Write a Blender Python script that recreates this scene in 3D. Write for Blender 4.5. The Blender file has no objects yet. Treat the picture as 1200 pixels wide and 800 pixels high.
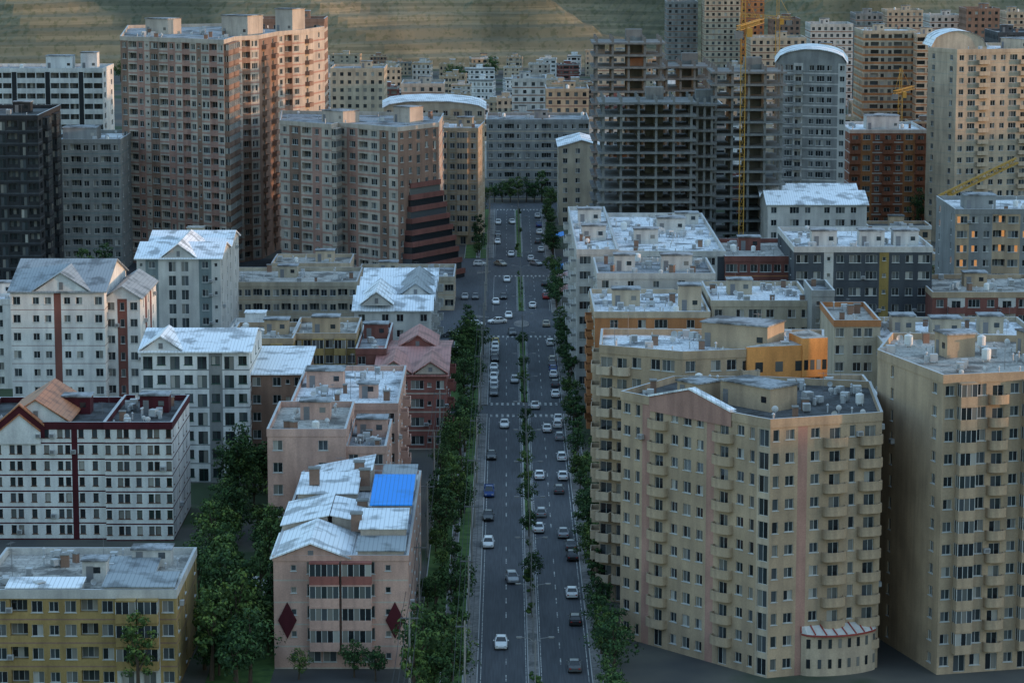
import bpy, math, random, time
from mathutils import Vector, Matrix, noise
R=random.Random(11)
scene=bpy.context.scene
col=scene.collection
F=3300.0; CH=97.0; P=math.atan(515/3300)
cP,sP=math.cos(P),math.sin(P)
def X(u,D,z=0): return (u-594)*(D*cP+(CH-z)*sP)/F
def Z(v,D): return CH-D*math.tan(P+math.atan((v-400)/F))
def DD(v,z=0): return (CH-z)/math.tan(P+math.atan((v-400)/F))

# ------------------------------------------------------------ materials
def base(name,rough=.85,metal=0.0,spec=.3):
    m=bpy.data.materials.new(name); m.use_nodes=True
    n=m.node_tree.nodes; b=n['Principled BSDF']
    b.inputs['Roughness'].default_value=rough; b.inputs['Metallic'].default_value=metal
    b.inputs['Specular IOR Level'].default_value=spec
    return m,n,m.node_tree.links,b
def noise_node(n,l,scale,mapscale=(1,1,1),detail=4,coord='Object'):
    tc=n.new('ShaderNodeTexCoord'); mp=n.new('ShaderNodeMapping'); mp.inputs['Scale'].default_value=mapscale
    l.new(tc.outputs[coord],mp.inputs[0]); t=n.new('ShaderNodeTexNoise'); t.inputs['Scale'].default_value=scale
    t.inputs['Detail'].default_value=detail; l.new(mp.outputs[0],t.inputs['Vector']); return t
def ramp(n,l,src,stops,interp='LINEAR'):
    r=n.new('ShaderNodeValToRGB'); r.color_ramp.interpolation=interp
    e=r.color_ramp.elements
    while len(e)<len(stops): e.new(.5)
    for i,(p,c) in enumerate(stops):
        e[i].position=p; e[i].color=(c[0],c[1],c[2],1)
    l.new(src,r.inputs[0]); return r
def mixc(n,l,mode,fac,a,b):
    m=n.new('ShaderNodeMixRGB'); m.blend_type=mode
    for i,s in ((0,fac),(1,a),(2,b)):
        if hasattr(s,'is_linked') or hasattr(s,'links'): l.new(s,m.inputs[i])
        else: m.inputs[i].default_value=s if i==0 else (s[0],s[1],s[2],1)
    return m.outputs[0]
def wall(name,c,var=.24,rough=.9,streak=.22):
    m,n,l,b=base(name,rough)
    a=noise_node(n,l,.2,(1,1,1),5)
    ra=ramp(n,l,a.outputs[0],[(.3,(1-var,)*3),(.7,(1.08,)*3)])
    s=noise_node(n,l,1.0,(.9,.9,.12),5)
    rs=ramp(n,l,s.outputs[0],[(.34,(1-streak,1-streak,1-streak*.9)),(.6,(1,1,1))])
    f=noise_node(n,l,5,(1,1,1),3)
    rf=ramp(n,l,f.outputs[0],[(.3,(.88,)*3),(.7,(1.07,)*3)])
    x=mixc(n,l,'MULTIPLY',1.0,c,ra.outputs[0]); x=mixc(n,l,'MULTIPLY',1.0,x,rs.outputs[0]); x=mixc(n,l,'MULTIPLY',1.0,x,rf.outputs[0])
    l.new(x,b.inputs['Base Color']); return m
def roofmat(name,c,c2,patch=.45,scale=.45,metal=0):
    m,n,l,b=base(name,.55 if metal else .8,metal*.3)
    tc=n.new('ShaderNodeTexCoord'); br=n.new('ShaderNodeTexBrick'); l.new(tc.outputs['Object'],br.inputs['Vector'])
    br.inputs['Scale'].default_value=scale; br.inputs['Color1'].default_value=(1,1,1,1); br.inputs['Color2'].default_value=(.65,.65,.67,1)
    br.inputs['Mortar'].default_value=(.35,.35,.36,1); br.inputs['Mortar Size'].default_value=.02; br.inputs['Bias'].default_value=-.3
    br.inputs['Brick Width'].default_value=1.6; br.inputs['Row Height'].default_value=.45
    a=noise_node(n,l,.22,(1,1,1),6)
    ra=ramp(n,l,a.outputs[0],[(patch-.05,c2),(patch+.06,c)])
    f=noise_node(n,l,2.2,(1,1,1),5); rf=ramp(n,l,f.outputs[0],[(.35,(.65,)*3),(.6,(1.05,)*3)])
    x=mixc(n,l,'MULTIPLY',.8,ra.outputs[0],br.outputs[0]); x=mixc(n,l,'MULTIPLY',1.0,x,rf.outputs[0])
    l.new(x,b.inputs['Base Color'])
    return m
def ribmetal(name,c,c2=None):
    m,n,l,b=base(name,.5,.1,.4)
    a=noise_node(n,l,.3,(1,1,1),6)
    ra=ramp(n,l,a.outputs[0],[(.38,c2 or tuple(k*.45 for k in c)),(.5,c)])
    tc=n.new('ShaderNodeTexCoord'); w=n.new('ShaderNodeTexWave'); w.inputs['Scale'].default_value=.55; w.bands_direction='X'
    l.new(tc.outputs['Object'],w.inputs['Vector'])
    rw=ramp(n,l,w.outputs[0],[(.0,(.6,)*3),(.15,(1,)*3)])
    x=mixc(n,l,'MULTIPLY',.8,ra.outputs[0],rw.outputs[0]); l.new(x,b.inputs['Base Color']); return m
def plain(name,c,rough=.6,metal=0.0,var=.15,spec=.4):
    m,n,l,b=base(name,rough,metal,spec)
    a=noise_node(n,l,1.5,(1,1,1),3); ra=ramp(n,l,a.outputs[0],[(.3,(1-var,)*3),(.7,(1,)*3)])
    l.new(mixc(n,l,'MULTIPLY',1.0,c,ra.outputs[0]),b.inputs['Base Color']); return m
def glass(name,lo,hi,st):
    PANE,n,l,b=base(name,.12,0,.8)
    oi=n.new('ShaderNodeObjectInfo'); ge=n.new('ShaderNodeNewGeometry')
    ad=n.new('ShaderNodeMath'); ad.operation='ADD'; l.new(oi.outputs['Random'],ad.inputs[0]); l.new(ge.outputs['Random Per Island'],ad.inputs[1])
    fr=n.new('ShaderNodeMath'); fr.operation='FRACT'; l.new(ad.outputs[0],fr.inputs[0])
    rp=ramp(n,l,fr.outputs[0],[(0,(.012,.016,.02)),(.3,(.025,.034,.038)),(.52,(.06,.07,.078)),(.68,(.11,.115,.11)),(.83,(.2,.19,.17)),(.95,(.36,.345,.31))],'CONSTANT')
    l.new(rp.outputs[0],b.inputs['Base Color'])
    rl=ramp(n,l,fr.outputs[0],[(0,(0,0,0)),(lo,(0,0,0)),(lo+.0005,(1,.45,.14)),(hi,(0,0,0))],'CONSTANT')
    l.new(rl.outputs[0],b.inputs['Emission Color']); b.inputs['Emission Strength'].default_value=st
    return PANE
PANE=glass('window_glass',.4,.4012,.35)
PANE_SUNSET_EMIT=glass('window_glass_sunset_emit',.2,.42,.5)  # panes emit orange to stand in for a sunset reflection

FR_W=plain('frame_white',(.5,.5,.48)); FR_D=plain('frame_dark',(.05,.05,.05)); FR_G=plain('frame_green',(.02,.07,.05)); FR_B=plain('frame_brown',(.12,.06,.04))
W=dict(
 tan=wall('render_tan',(.45,.335,.225)), tan2=wall('render_tan_light',(.53,.42,.305)), pink=wall('stone_pink',(.42,.24,.19)),
 cream=wall('render_cream',(.46,.39,.295)), white=wall('render_white',(.7,.69,.66),.2), offw=wall('stone_offwhite',(.54,.52,.485)),
 mustard=wall('render_mustard',(.36,.25,.1)), maroon=wall('tile_maroon',(.075,.012,.018)), peach=wall('render_peach',(.57,.36,.29)),
 dgrey=wall('stone_dark_grey',(.07,.078,.088)), grey=wall('stone_grey',(.26,.26,.25)), brick=wall('brick_red',(.28,.11,.065)),
 orange=wall('wall_orange',(.46,.2,.085)), brown=wall('stone_brown',(.27,.165,.12)), lpink=wall('stone_pale_pink',(.5,.42,.35)),
 conc=wall('raw_concrete',(.2,.205,.2),.3), teal=wall('render_greygreen',(.19,.23,.23)), dred=wall('render_dull_red',(.29,.11,.09)),
 yellow=wall('panel_yellow',(.32,.22,.07)), black=wall('cladding_black',(.03,.032,.035)), redbr=wall('brick_redbrown',(.2,.08,.065)),
 sunpaint=wall('render_sunpaint',(.72,.32,.1)))  # last entry: low sunlight put into the wall colour
RM=dict(
 white=roofmat('roof_white_membrane',(.8,.83,.86),(.24,.25,.26),.42), grey=roofmat('roof_grey_bitumen',(.36,.38,.4),(.12,.12,.12),.45),
 dark=roofmat('roof_dark_bitumen',(.1,.106,.11),(.045,.045,.045),.45), beige=roofmat('roof_beige',(.46,.44,.4),(.17,.16,.145),.44),
 metal=ribmetal('roof_metal_white',(.8,.84,.88)), metalg=ribmetal('roof_metal_grey',(.28,.31,.33)), metalr=ribmetal('roof_metal_red',(.4,.17,.145),(.22,.085,.07)),
 sunwarm=ribmetal('roof_metal_sunwarm',(.4,.175,.09),(.22,.095,.05)),  # orange of the low sun put into the roof colour
 blue=ribmetal('roof_metal_blue',(.0,.28,.85),(.0,.24,.7)), redwhite=ribmetal('awning_metal_redwhite',(.5,.4,.38),(.35,.08,.07)))
GALV=plain('galvanised_metal',(.48,.49,.5),.5,.3); TANKW=plain('tank_white',(.7,.7,.68)); DISH=plain('dish_grey',(.55,.55,.55),.4)
YEL=plain('crane_yellow',(.48,.27,.05),.5); STEEL=plain('steel_grey',(.2,.2,.21),.5,.4); REDP=plain('awning_red',(.3,.05,.04),.6); WHP=plain('awning_white',(.55,.53,.5),.6)

# ------------------------------------------------------------ mesh helpers
class MB:
    def __init__(s): s.v=[];s.f=[];s.m=[]
    def poly(s,pts,mi=0):
        k=len(s.v); s.v.extend([tuple(p) for p in pts]); s.f.append(tuple(range(k,k+len(pts)))); s.m.append(mi)
    def box(s,x0,x1,y0,y1,z0,z1,mi=0,M=None):
        c=[(x0,y0,z0),(x1,y0,z0),(x1,y1,z0),(x0,y1,z0),(x0,y0,z1),(x1,y0,z1),(x1,y1,z1),(x0,y1,z1)]
        if M is not None: c=[tuple(M@Vector(p)) for p in c]
        k=len(s.v); s.v.extend(c)
        for q in ((3,2,1,0),(4,5,6,7),(0,1,5,4),(1,2,6,5),(2,3,7,6),(3,0,4,7)):
            s.f.append(tuple(k+i for i in q)); s.m.append(mi)
    def beam(s,p,q,t,mi=0,n=4):
        p=Vector(p);q=Vector(q)
        if (q-p).length<1e-6: return
        s.tube([p,q],[t/2,t/2],n,mi)
    def tube(s,pts,rads,n=6,mi=0,cap=True):
        rings=[]
        for i,p in enumerate(pts):
            p=Vector(p); a=Vector(pts[max(i-1,0)]); b2=Vector(pts[min(i+1,len(pts)-1)]); d=(b2-a).normalized()
            u=Vector((0,0,1)) if abs(d.z)<.9 else Vector((1,0,0)); x=d.cross(u).normalized(); y=d.cross(x)
            k=len(s.v); rings.append(k)
            for j in range(n):
                t=2*math.pi*(j+.5)/n; r=rads[i]*(1.414 if n==4 else 1)
                s.v.append(tuple(p+x*math.cos(t)*r+y*math.sin(t)*r))
        for i in range(len(rings)-1):
            for j in range(n):
                s.f.append((rings[i]+j,rings[i]+(j+1)%n,rings[i+1]+(j+1)%n,rings[i+1]+j)); s.m.append(mi)
        if cap:
            s.f.append(tuple(rings[0]+j for j in range(n))); s.m.append(mi)
            s.f.append(tuple(rings[-1]+j for j in range(n))); s.m.append(mi)
    def mesh(s,name,mats,smooth=False):
        me=bpy.data.meshes.new(name); me.from_pydata(s.v,[],s.f)
        for m in mats: me.materials.append(m)
        me.polygons.foreach_set('material_index',s.m)
        if smooth: me.polygons.foreach_set('use_smooth',[True]*len(s.f))
        me.update(); return me
def ob(name,data,parent=None,loc=(0,0,0),rz=0.0,scale=None):
    o=bpy.data.objects.new(name,data); o.location=loc; o.rotation_euler[2]=rz
    if scale: o.scale=scale
    if parent is not None: o.parent=parent
    col.objects.link(o); return o
def thing(o,label,cat,group=None):
    o['label']=label;o['category']=cat
    if group:o['group']=group
    return o
def inset(poly,d):
    n=len(poly);out=[]
    for i in range(n):
        p0=Vector(poly[i-1]);p1=Vector(poly[i]);p2=Vector(poly[(i+1)%n])
        a=(p1-p0).normalized();c=(p2-p1).normalized()
        n1=Vector((-a.y,a.x));n2=Vector((-c.y,c.x)); bs=(n1+n2)
        k=1+n1.dot(n2); out.append(tuple(p1+bs*(d/max(k,.3))))
    return out
def inside(p,poly):
    x,y=p;r=False;n=len(poly)
    for i in range(n):
        x1,y1=poly[i];x2,y2=poly[i-1]
        if (y1>y)!=(y2>y) and x<(x2-x1)*(y-y1)/(y2-y1)+x1: r=not r
    return r

# ------------------------------------------------------------ parts
WT={'w':(1.4,1.5,.95,.2,''),'W':(2.3,1.6,.9,.2,''),'s':(.7,.8,1.3,.2,''),'n':(.75,1.5,.9,.22,''),'d':(1.6,2.2,.2,.2,''),
    'b':(1.8,1.9,.3,.2,'box'),'r':(1.5,1.7,.5,.2,'round'),'g':(1.8,2.1,.15,.2,'glazed'),'l':(3.4,1.55,1.0,1.1,''),'k':(1.2,1.3,1.05,.2,'')}
WB={'r':1.5,'g':1.3,'b':1.15,'W':1.2,'.':.6,'n':.75,'s':.7,'l':1.2}
def win_geo(mb,w,h,M):
    fw=.07;e=.003
    def bx(a,b_,c,d): mb.box(a,b_,-.06,.0,c,d,1,M)
    bx(-w/2-e,-w/2+fw,-e,h+e);bx(w/2-fw,w/2+e,-e,h+e);bx(-w/2+fw,w/2-fw,-e,fw);bx(-w/2+fw,w/2-fw,h-fw,h+e)
    nm=max(1,round(w/.75)); sw=(w-2*fw)/nm
    for i in range(nm):
        a=-w/2+fw+i*sw
        if i: bx(a-.03,a+.03,fw,h-fw)
        mb.poly([M@Vector(q) for q in ((a,-.02,fw),(a+sw,-.02,fw),(a+sw,-.02,h-fw),(a,-.02,h-fw))],0)
    if h<2.05: mb.box(-w/2-.1,w/2+.1,-.3,-.065,-.06,.025,1,M)
wcache={};bcache={}
I4=Matrix.Identity(4)
def winmesh(w,h,frame,pane):
    k=(round(w,1),round(h,1),frame.name,pane.name)
    if k not in wcache:
        mb=MB();win_geo(mb,k[0],k[1],I4);wcache[k]=mb.mesh('window_mesh',[pane,frame])
    return wcache[k]
def balmesh(w,kind,wm,frame):
    k=(round(w,1),kind,wm.name,frame.name)
    if k in bcache: return bcache[k]
    mb=MB();w=k[0];d=1.25
    if kind=='round': out=[(-w/2*math.cos(math.pi*i/10),-.35-.75*math.sin(math.pi*i/10)**.8) for i in range(11)]; out=[(-w/2,0)]+out+[(w/2,0)]
    else: out=[(-w/2,0),(-w/2,-d),(w/2,-d),(w/2,0)]
    inn=[(x*(1-.22/w*2/1.1),y+ (.0 if y==0 else .12)) for x,y in out]
    inn[0]=(inn[0][0],0);inn[-1]=(inn[-1][0],0)
    n=len(out)
    mb.poly([(x,y,-.18) for x,y in out][::-1],0); mb.poly([(x,y,.02) for x,y in inn],0)
    for i in range(n-1):
        (x0,y0),(x1,y1)=out[i],out[i+1];(a0,b0),(a1,b1)=inn[i],inn[i+1];t=1.0
        mb.poly([(x0,y0,-.18),(x1,y1,-.18),(x1,y1,t),(x0,y0,t)],0)
        mb.poly([(a1,b1,.02),(a0,b0,.02),(a0,b0,t),(a1,b1,t)],0)
        mb.poly([(x0,y0,t),(x1,y1,t),(a1,b1,t),(a0,b0,t)],0)
        if kind=='glazed':
            m=max(1,round(math.hypot(x1-x0,y1-y0)/.8))
            for j in range(m):
                q0=(x0+(x1-x0)*j/m,y0+(y1-y0)*j/m);q1=(x0+(x1-x0)*(j+1)/m,y0+(y1-y0)*(j+1)/m)
                q0=(q0[0]*.97,q0[1]*.96);q1=(q1[0]*.97,q1[1]*.96)
                mb.poly([(q0[0],q0[1],t),(q1[0],q1[1],t),(q1[0],q1[1],2.55),(q0[0],q0[1],2.55)],1)
                mb.box(q0[0]-.04,q0[0]+.04,q0[1]-.04,q0[1]+.04,t,2.55,2)
    if kind=='glazed': mb.box(-w/2-.02,w/2+.02,-d-.02,0,2.55,2.75,0)
    bcache[k]=mb.mesh('balcony_mesh',[wm,PANE,frame]); return bcache[k]
def facade(mb,a,b_,nf,fh,pat,cm,band,wins,bals,inl,z0=0):
    a=Vector(a);b_=Vector(b_);L=(b_-a).length;t=(b_-a)/L;nr=Vector((t.y,-t.x));ang=math.atan2(t.y,t.x)
    wt=[WB.get(c,1.0) for c in pat];tot=sum(wt);acc=0
    def pt(s,z,o=0): q=a+t*s-nr*o; return (q.x,q.y,z)
    def qd(s0,s1,za,zb,mi,o=0):
        if s1-s0>.001 and zb-za>.001: mb.poly([pt(s0,za,o),pt(s1,za,o),pt(s1,zb,o),pt(s0,zb,o)],mi)
    for i,ch in enumerate(pat):
        bw=L*wt[i]/tot;s0=acc;s1=s0+bw;acc=s1;mi=int(cm[i%len(cm)])
        if ch=='.' and not band: qd(s0,s1,z0,z0+nf*fh,mi);continue
        for k in range(nf):
            zb=z0+k*fh;zt=zb+fh;c=ch
            if k==0 and ch in 'brg': c='d'
            bh=0
            if band:
                bh=band[0]
                if c!='.': bh=min(bh,WT[c][2])
                qd(s0,s1,zb,zb+bh,band[1] if mi==0 else mi)
            if c=='.': qd(s0,s1,zb+bh,zt,mi);continue
            w,h,sill,rc,bk=WT[c]; w=round(max(.4,min(w,bw-.25)),1);h=round(min(h,fh-sill-.25),1);wz=zb+sill
            m=(s0+s1)/2;w0=m-w/2;w1=m+w/2
            qd(s0,w0,zb+bh,zt,mi);qd(w1,s1,zb+bh,zt,mi);qd(w0,w1,zb+bh,wz,mi);qd(w0,w1,wz+h,zt,mi)
            for (sa,za,sb,zc) in ((w0,wz,w1,wz),(w1,wz,w1,wz+h),(w1,wz+h,w0,wz+h),(w0,wz+h,w0,wz)):
                mb.poly([pt(sa,za),pt(sb,zc),pt(sb,zc,rc),pt(sa,za,rc)],mi)
            if inl: qd(w0,w1,wz,wz+h,inl,rc)
            else: wins.append((pt(m,wz,rc),ang,w,h,c))
            if bk: bals.append((pt(m,zb+.05),ang,min(3.9,bw-.1) if bk!='glazed' else bw*.92,bk))
def expand(p,L):
    if p.endswith('*'):
        p=p[:-1];n=max(1,round(L/3.1));return (p*(n//len(p)+1))[:n]
    return p
def m_cooler():
    mb=MB();mb.box(-.55,.55,-.55,.55,.35,1.35,0)
    for i in range(5): mb.box(-.45,.45,-.58,-.55,.45+i*.17,.53+i*.17,1)
    for x in(-.5,.44):
        for y in(-.5,.44): mb.box(x,x+.06,y,y+.06,0,.35,1)
    mb.box(-.25,.25,.55,1.3,.6,1.1,0);mb.box(-.25,.25,.9,1.3,0,.6,0);return mb.mesh('cooler',[GALV,STEEL])
def m_vent():
    mb=MB();mb.tube([(0,0,0),(0,0,1.1)],[.11,.11],8);mb.tube([(0,0,1.1),(0,0,1.3)],[.22,.08],8);return mb.mesh('vent',[GALV])
def m_tank():
    mb=MB();mb.tube([(0,0,.25),(0,0,.4),(0,0,1.6),(0,0,1.8)],[.5,.6,.6,.2],14)
    for x in(-.4,.34):
        for y in(-.4,.34): mb.box(x,x+.07,y,y+.07,0,.3)
    return mb.mesh('tank',[TANKW])
def m_dish():
    mb=MB();mb.tube([(0,0,0),(0,0,.8)],[.04,.04],6)
    r=[]
    for k,(rr,dy) in enumerate(((.02,0),(.25,.04),(.45,.14))):
        r.append([(rr*math.cos(a*math.pi/6),-.1-dy,.9+rr*math.sin(a*math.pi/6)) for a in range(12)])
    for k in range(2):
        for j in range(12): mb.poly([r[k][j],r[k][(j+1)%12],r[k+1][(j+1)%12],r[k+1][j]],0)
    mb.beam((0,-.1,.8),(0,-.6,.9),.03);return mb.mesh('dish',[DISH])
def m_chim():
    mb=MB();mb.box(-.5,.5,-.35,.35,0,1.5,0);mb.box(-.6,.6,-.45,.45,1.5,1.65,1);return mb.mesh('chimney',[W['brown'],W['grey']])
def m_wallac():
    mb=MB();mb.box(-.4,.4,-.55,-.03,0,.6,0);mb.box(-.3,.3,-.58,-.55,.08,.52,1);mb.beam((-.3,0,-.25),(-.3,-.5,0),.04,1);mb.beam((.3,0,-.25),(.3,-.5,0),.04,1);return mb.mesh('wall_cooler',[GALV,STEEL])
def m_ant():
    mb=MB();mb.tube([(0,0,0),(0,0,3.4)],[.035,.025],5);mb.beam((-.7,0,3.2),(.7,0,3.2),.03)
    for i in range(6): mb.beam((-.6+i*.24,-.35,3.2),(-.6+i*.24,.35,3.2),.02)
    return mb.mesh('antenna',[STEEL])
CL=[('rooftop_cooler',m_cooler()),('vent_pipe',m_vent()),('water_tank',m_tank()),('satellite_dish',m_dish()),('chimney',m_chim()),('antenna',m_ant())]
WAC=m_wallac()
POLYS=[]
def building(name,label,cat,poly,z,pats,mats,nf=None,band=None,cm=None,roof=('flat',),rm='white',ph=.9,clut=10,stairs=None,
             frame=None,inline=False,group=None,maxw=100,fl=3.1,balm=None,pmat=None,pane=None):
    frame=frame or FR_W; pane=pane or PANE; mats=[W[m] for m in mats]
    POLYS.append(poly)
    cx=sum(p[0] for p in poly)/len(poly);cy=sum(p[1] for p in poly)/len(poly)
    lp=[(p[0]-cx,p[1]-cy) for p in poly]
    root=ob(name,None,None,(cx,cy,0)); root.empty_display_size=3; thing(root,label,cat,group)
    H=z-(ph if roof[0]=='flat' else 0)
    nf=nf or max(1,round(H/fl));fh=H/nf
    mb=MB();wins=[];bals=[];n=len(lp)
    M2=list(mats);inl=0
    if inline: M2.append(PANE);inl=len(M2)-1
    for i in range(n):
        a=lp[i];b_=lp[(i+1)%n];L=math.dist(a,b_)
        t=((b_[0]-a[0])/L,(b_[1]-a[1])/L);nr=(t[1],-t[0])
        mid=((a[0]+b_[0])/2+cx,(a[1]+b_[1])/2+cy)
        vis=nr[0]*(-mid[0])+nr[1]*(-mid[1])>0
        p=pats.get(i,pats.get('v')) if (vis or i in pats) else None
        c=(cm or {}).get(i,'0')
        if p is None: p='.'
        p=expand(p,L)
        facade(mb,a,b_,nf,fh,p,c,band if vis else None,wins,bals,inl)
    rmat=RM[rm]
    if roof[0]=='flat':
        rb=MB();rb.poly([(x,y,H) for x,y in inset(lp,.2)],0);ob('roof',rb.mesh('roof',[rmat]),root)
        pb=MB();o=inset(lp,-.1);q=inset(lp,.25);za=H-.25;zb=H+ph
        for i in range(n):
            j=(i+1)%n
            pb.poly([(*o[i],za),(*o[j],za),(*o[j],zb),(*o[i],zb)],0);pb.poly([(*q[j],za),(*q[i],za),(*q[i],zb),(*q[j],zb)],0)
            pb.poly([(*o[i],zb),(*o[j],zb),(*q[j],zb),(*q[i],zb)],1);pb.poly([(*o[j],za),(*o[i],za),(*q[i],za),(*q[j],za)],0)
        ob('parapet',pb.mesh('parapet',[W[pmat] if pmat else mats[0],GALV]),root)
    else:
        kind,axis,rise=roof[0],roof[1],roof[2];k=roof[3] if len(roof)>3 else 1
        if kind=='gable': ts=[i/(2*k) for i in range(2*k+1)];f=lambda t:1-abs(2*((t*k)%1)-1)
        elif kind=='vault': ts=[i/14 for i in range(15)];f=lambda t:math.sqrt(max(0,1-(2*t-1)**2))
        elif kind=='mono': ts=[0,1];f=lambda t:t
        oh=inset(lp,-.5)
        def surf(pl,t,s):
            p0,p1,p2,p3=[Vector(q) for q in pl]
            if axis==0: a=p0.lerp(p1,t);b_=p3.lerp(p2,t)
            else: a=p0.lerp(p3,t);b_=p1.lerp(p2,t)
            return a.lerp(b_,s)
        rb=MB()
        for i in range(len(ts)-1):
            t0,t1=ts[i],ts[i+1];z0,z1=H+.1+rise*f(t0),H+.1+rise*f(t1)
            q=[surf(oh,t0,0),surf(oh,t1,0),surf(oh,t1,1),surf(oh,t0,1)];zz=[z0,z1,z1,z0]
            rb.poly([(p.x,p.y,h) for p,h in zip(q,zz)],0);rb.poly([(p.x,p.y,h-.22) for p,h in zip(q,zz)][::-1],0)
            for (i0,i1) in ((0,1),(2,3)): rb.poly([(q[i0].x,q[i0].y,zz[i0]-.22),(q[i1].x,q[i1].y,zz[i1]-.22),(q[i1].x,q[i1].y,zz[i1]),(q[i0].x,q[i0].y,zz[i0])],0)
            for s in (0,1):
                w0,w1=surf(lp,t0,s),surf(lp,t1,s)
                mb.poly([(w0.x,w0.y,H),(w1.x,w1.y,H),(w1.x,w1.y,H-.02+rise*f(t1)),(w0.x,w0.y,H-.02+rise*f(t0))],0)
        if kind=='mono':
            w0,w1=surf(lp,1,0),surf(lp,1,1);mb.poly([(w0.x,w0.y,H),(w1.x,w1.y,H),(w1.x,w1.y,H+rise-.05),(w0.x,w0.y,H+rise-.05)],0)
        for q0,tt in ((surf(oh,0,0),0),(surf(oh,1,0),1)):
            q1=surf(oh,tt,1);h=H+.1+rise*f(tt) if kind!='vault' else H+.1
            rb.poly([(q0.x,q0.y,h-.22),(q1.x,q1.y,h-.22),(q1.x,q1.y,h),(q0.x,q0.y,h)],0)
        ob('roof',rb.mesh('roof',[rmat],False),root)
    ob('walls',mb.mesh('walls',M2),root)
    wins.sort(key=lambda q:(q[0][0]+cx)**2+(q[0][1]+cy)**2)
    for q in wins[:maxw]:
        ob('window',winmesh(q[2],q[3],frame,pane),root,q[0],q[1])
    if cy<640:
        for q in wins:
            if q[4] in 'wWn' and R.random()<.06:
                c_,s_=math.cos(q[1]),math.sin(q[1]);dx=q[2]/2+.45
                ob('wall_cooler',WAC,root,(q[0][0]+c_*dx+s_*.22,q[0][1]+s_*dx-c_*.22,q[0][2]+.1),q[1])
    if len(wins)>maxw:
        wb=MB()
        for q in wins[maxw:]: win_geo(wb,q[2],q[3],Matrix.Translation(q[0])@Matrix.Rotation(q[1],4,'Z'))
        o=ob('window',wb.mesh('windows_rest',[pane,frame]),root);o['kind']='stuff'
    bm=W[balm] if balm else mats[0]
    for q in bals[:100]: ob('balcony',balmesh(q[2],q[3],bm,frame),root,q[0],q[1])
    if roof[0]=='flat' and clut:
        xs=[p[0] for p in lp];ys=[p[1] for p in lp]
        st=stairs if stairs is not None else [(R.uniform(.3,.7),.6,4.5,3.5,2.7)]
        zone=[]
        for (fx,fy,w,d,h) in st:
            px=min(xs)+(max(xs)-min(xs))*fx;py=min(ys)+(max(ys)-min(ys))*fy
            sb=MB();sb.box(-w/2,w/2,-d/2,d/2,-.05,h,0);sb.box(-w/2-.2,w/2+.2,-d/2-.2,d/2+.2,h,h+.2,1)
            sb.box(-w/2+.5,-w/2+1.4,-d/2-.03,-d/2+.01,0,2.0,2);sb.box(w/2-1.6,w/2-.7,-d/2-.03,-d/2+.01,1.1,1.9,3)
            ang=math.atan2(lp[1][1]-lp[0][1],lp[1][0]-lp[0][0])
            ob('stair_tower',sb.mesh('stair_tower',[W[pmat] if pmat else mats[0],RM['grey'],STEEL,PANE]),root,(px,py,H),ang)
            zone.append((px,py,max(w,d)/2+.8))
        ins=inset(lp,1.3);c=0;tr=0
        while c<clut and tr<clut*12:
            tr+=1
            p=(R.uniform(min(xs),max(xs)),R.uniform(min(ys),max(ys)))
            if not inside(p,ins) or any(math.hypot(p[0]-a,p[1]-b_)<r for a,b_,r in zone): continue
            nm,me=CL[R.choices(range(6),[4,6,1,3,1.5,1.5])[0]]
            s=R.uniform(.75,1.1);ob(nm,me,root,(p[0],p[1],H),R.choice((0,1.57,3.14,R.uniform(0,6))),(s,s,s)); c+=1;zone.append((p[0],p[1],1.0))
    return root,lp,H
def U(pts,z): return [(X(u,D,z),D) for u,D in pts]
def rect(uL,uR,v,D,dp,skew=0):
    z=Z(v,D);a=X(uL,D,z);b_=X(uR,D,z);return [(a,D),(b_,D+skew),(b_,D+dp),(a,D+dp)],z
def pediment(root,a,b_,H,s0,s1,rise,mat,cop,th=.4):
    a=Vector(a);b_=Vector(b_);t=(b_-a).normalized();L=(b_-a).length;nr=Vector((t.y,-t.x))
    A=a+t*L*s0;B_=a+t*L*s1;M_=(A+B_)/2
    mb=MB()
    def p3(q,o,z): q=q+nr*o;return (q.x,q.y,z)
    for o,rev in ((.16,False),(-th,True)):
        q=[p3(A,o,H-1),p3(B_,o,H-1),p3(B_,o,H+.9),p3(M_,o,H+.9+rise),p3(A,o,H+.9)];mb.poly(q[::-1] if rev else q,0)
    for q0,z0,q1,z1 in ((A,H+.9,M_,H+.9+rise),(M_,H+.9+rise,B_,H+.9)):
        mb.poly([p3(q0,.35,z0),p3(q1,.35,z1),p3(q1,-.8,z1),p3(q0,-.8,z0)],1)
        mb.poly([p3(q0,.35,z0+.25),p3(q1,.35,z1+.25),p3(q1,-.8,z1+.25),p3(q0,-.8,z0+.25)],1)
        mb.poly([p3(q0,.35,z0),p3(q1,.35,z1),p3(q1,.35,z1+.25),p3(q0,.35,z0+.25)],1)
    ob('pediment',mb.mesh('pediment',[mat,cop]),root)
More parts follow.
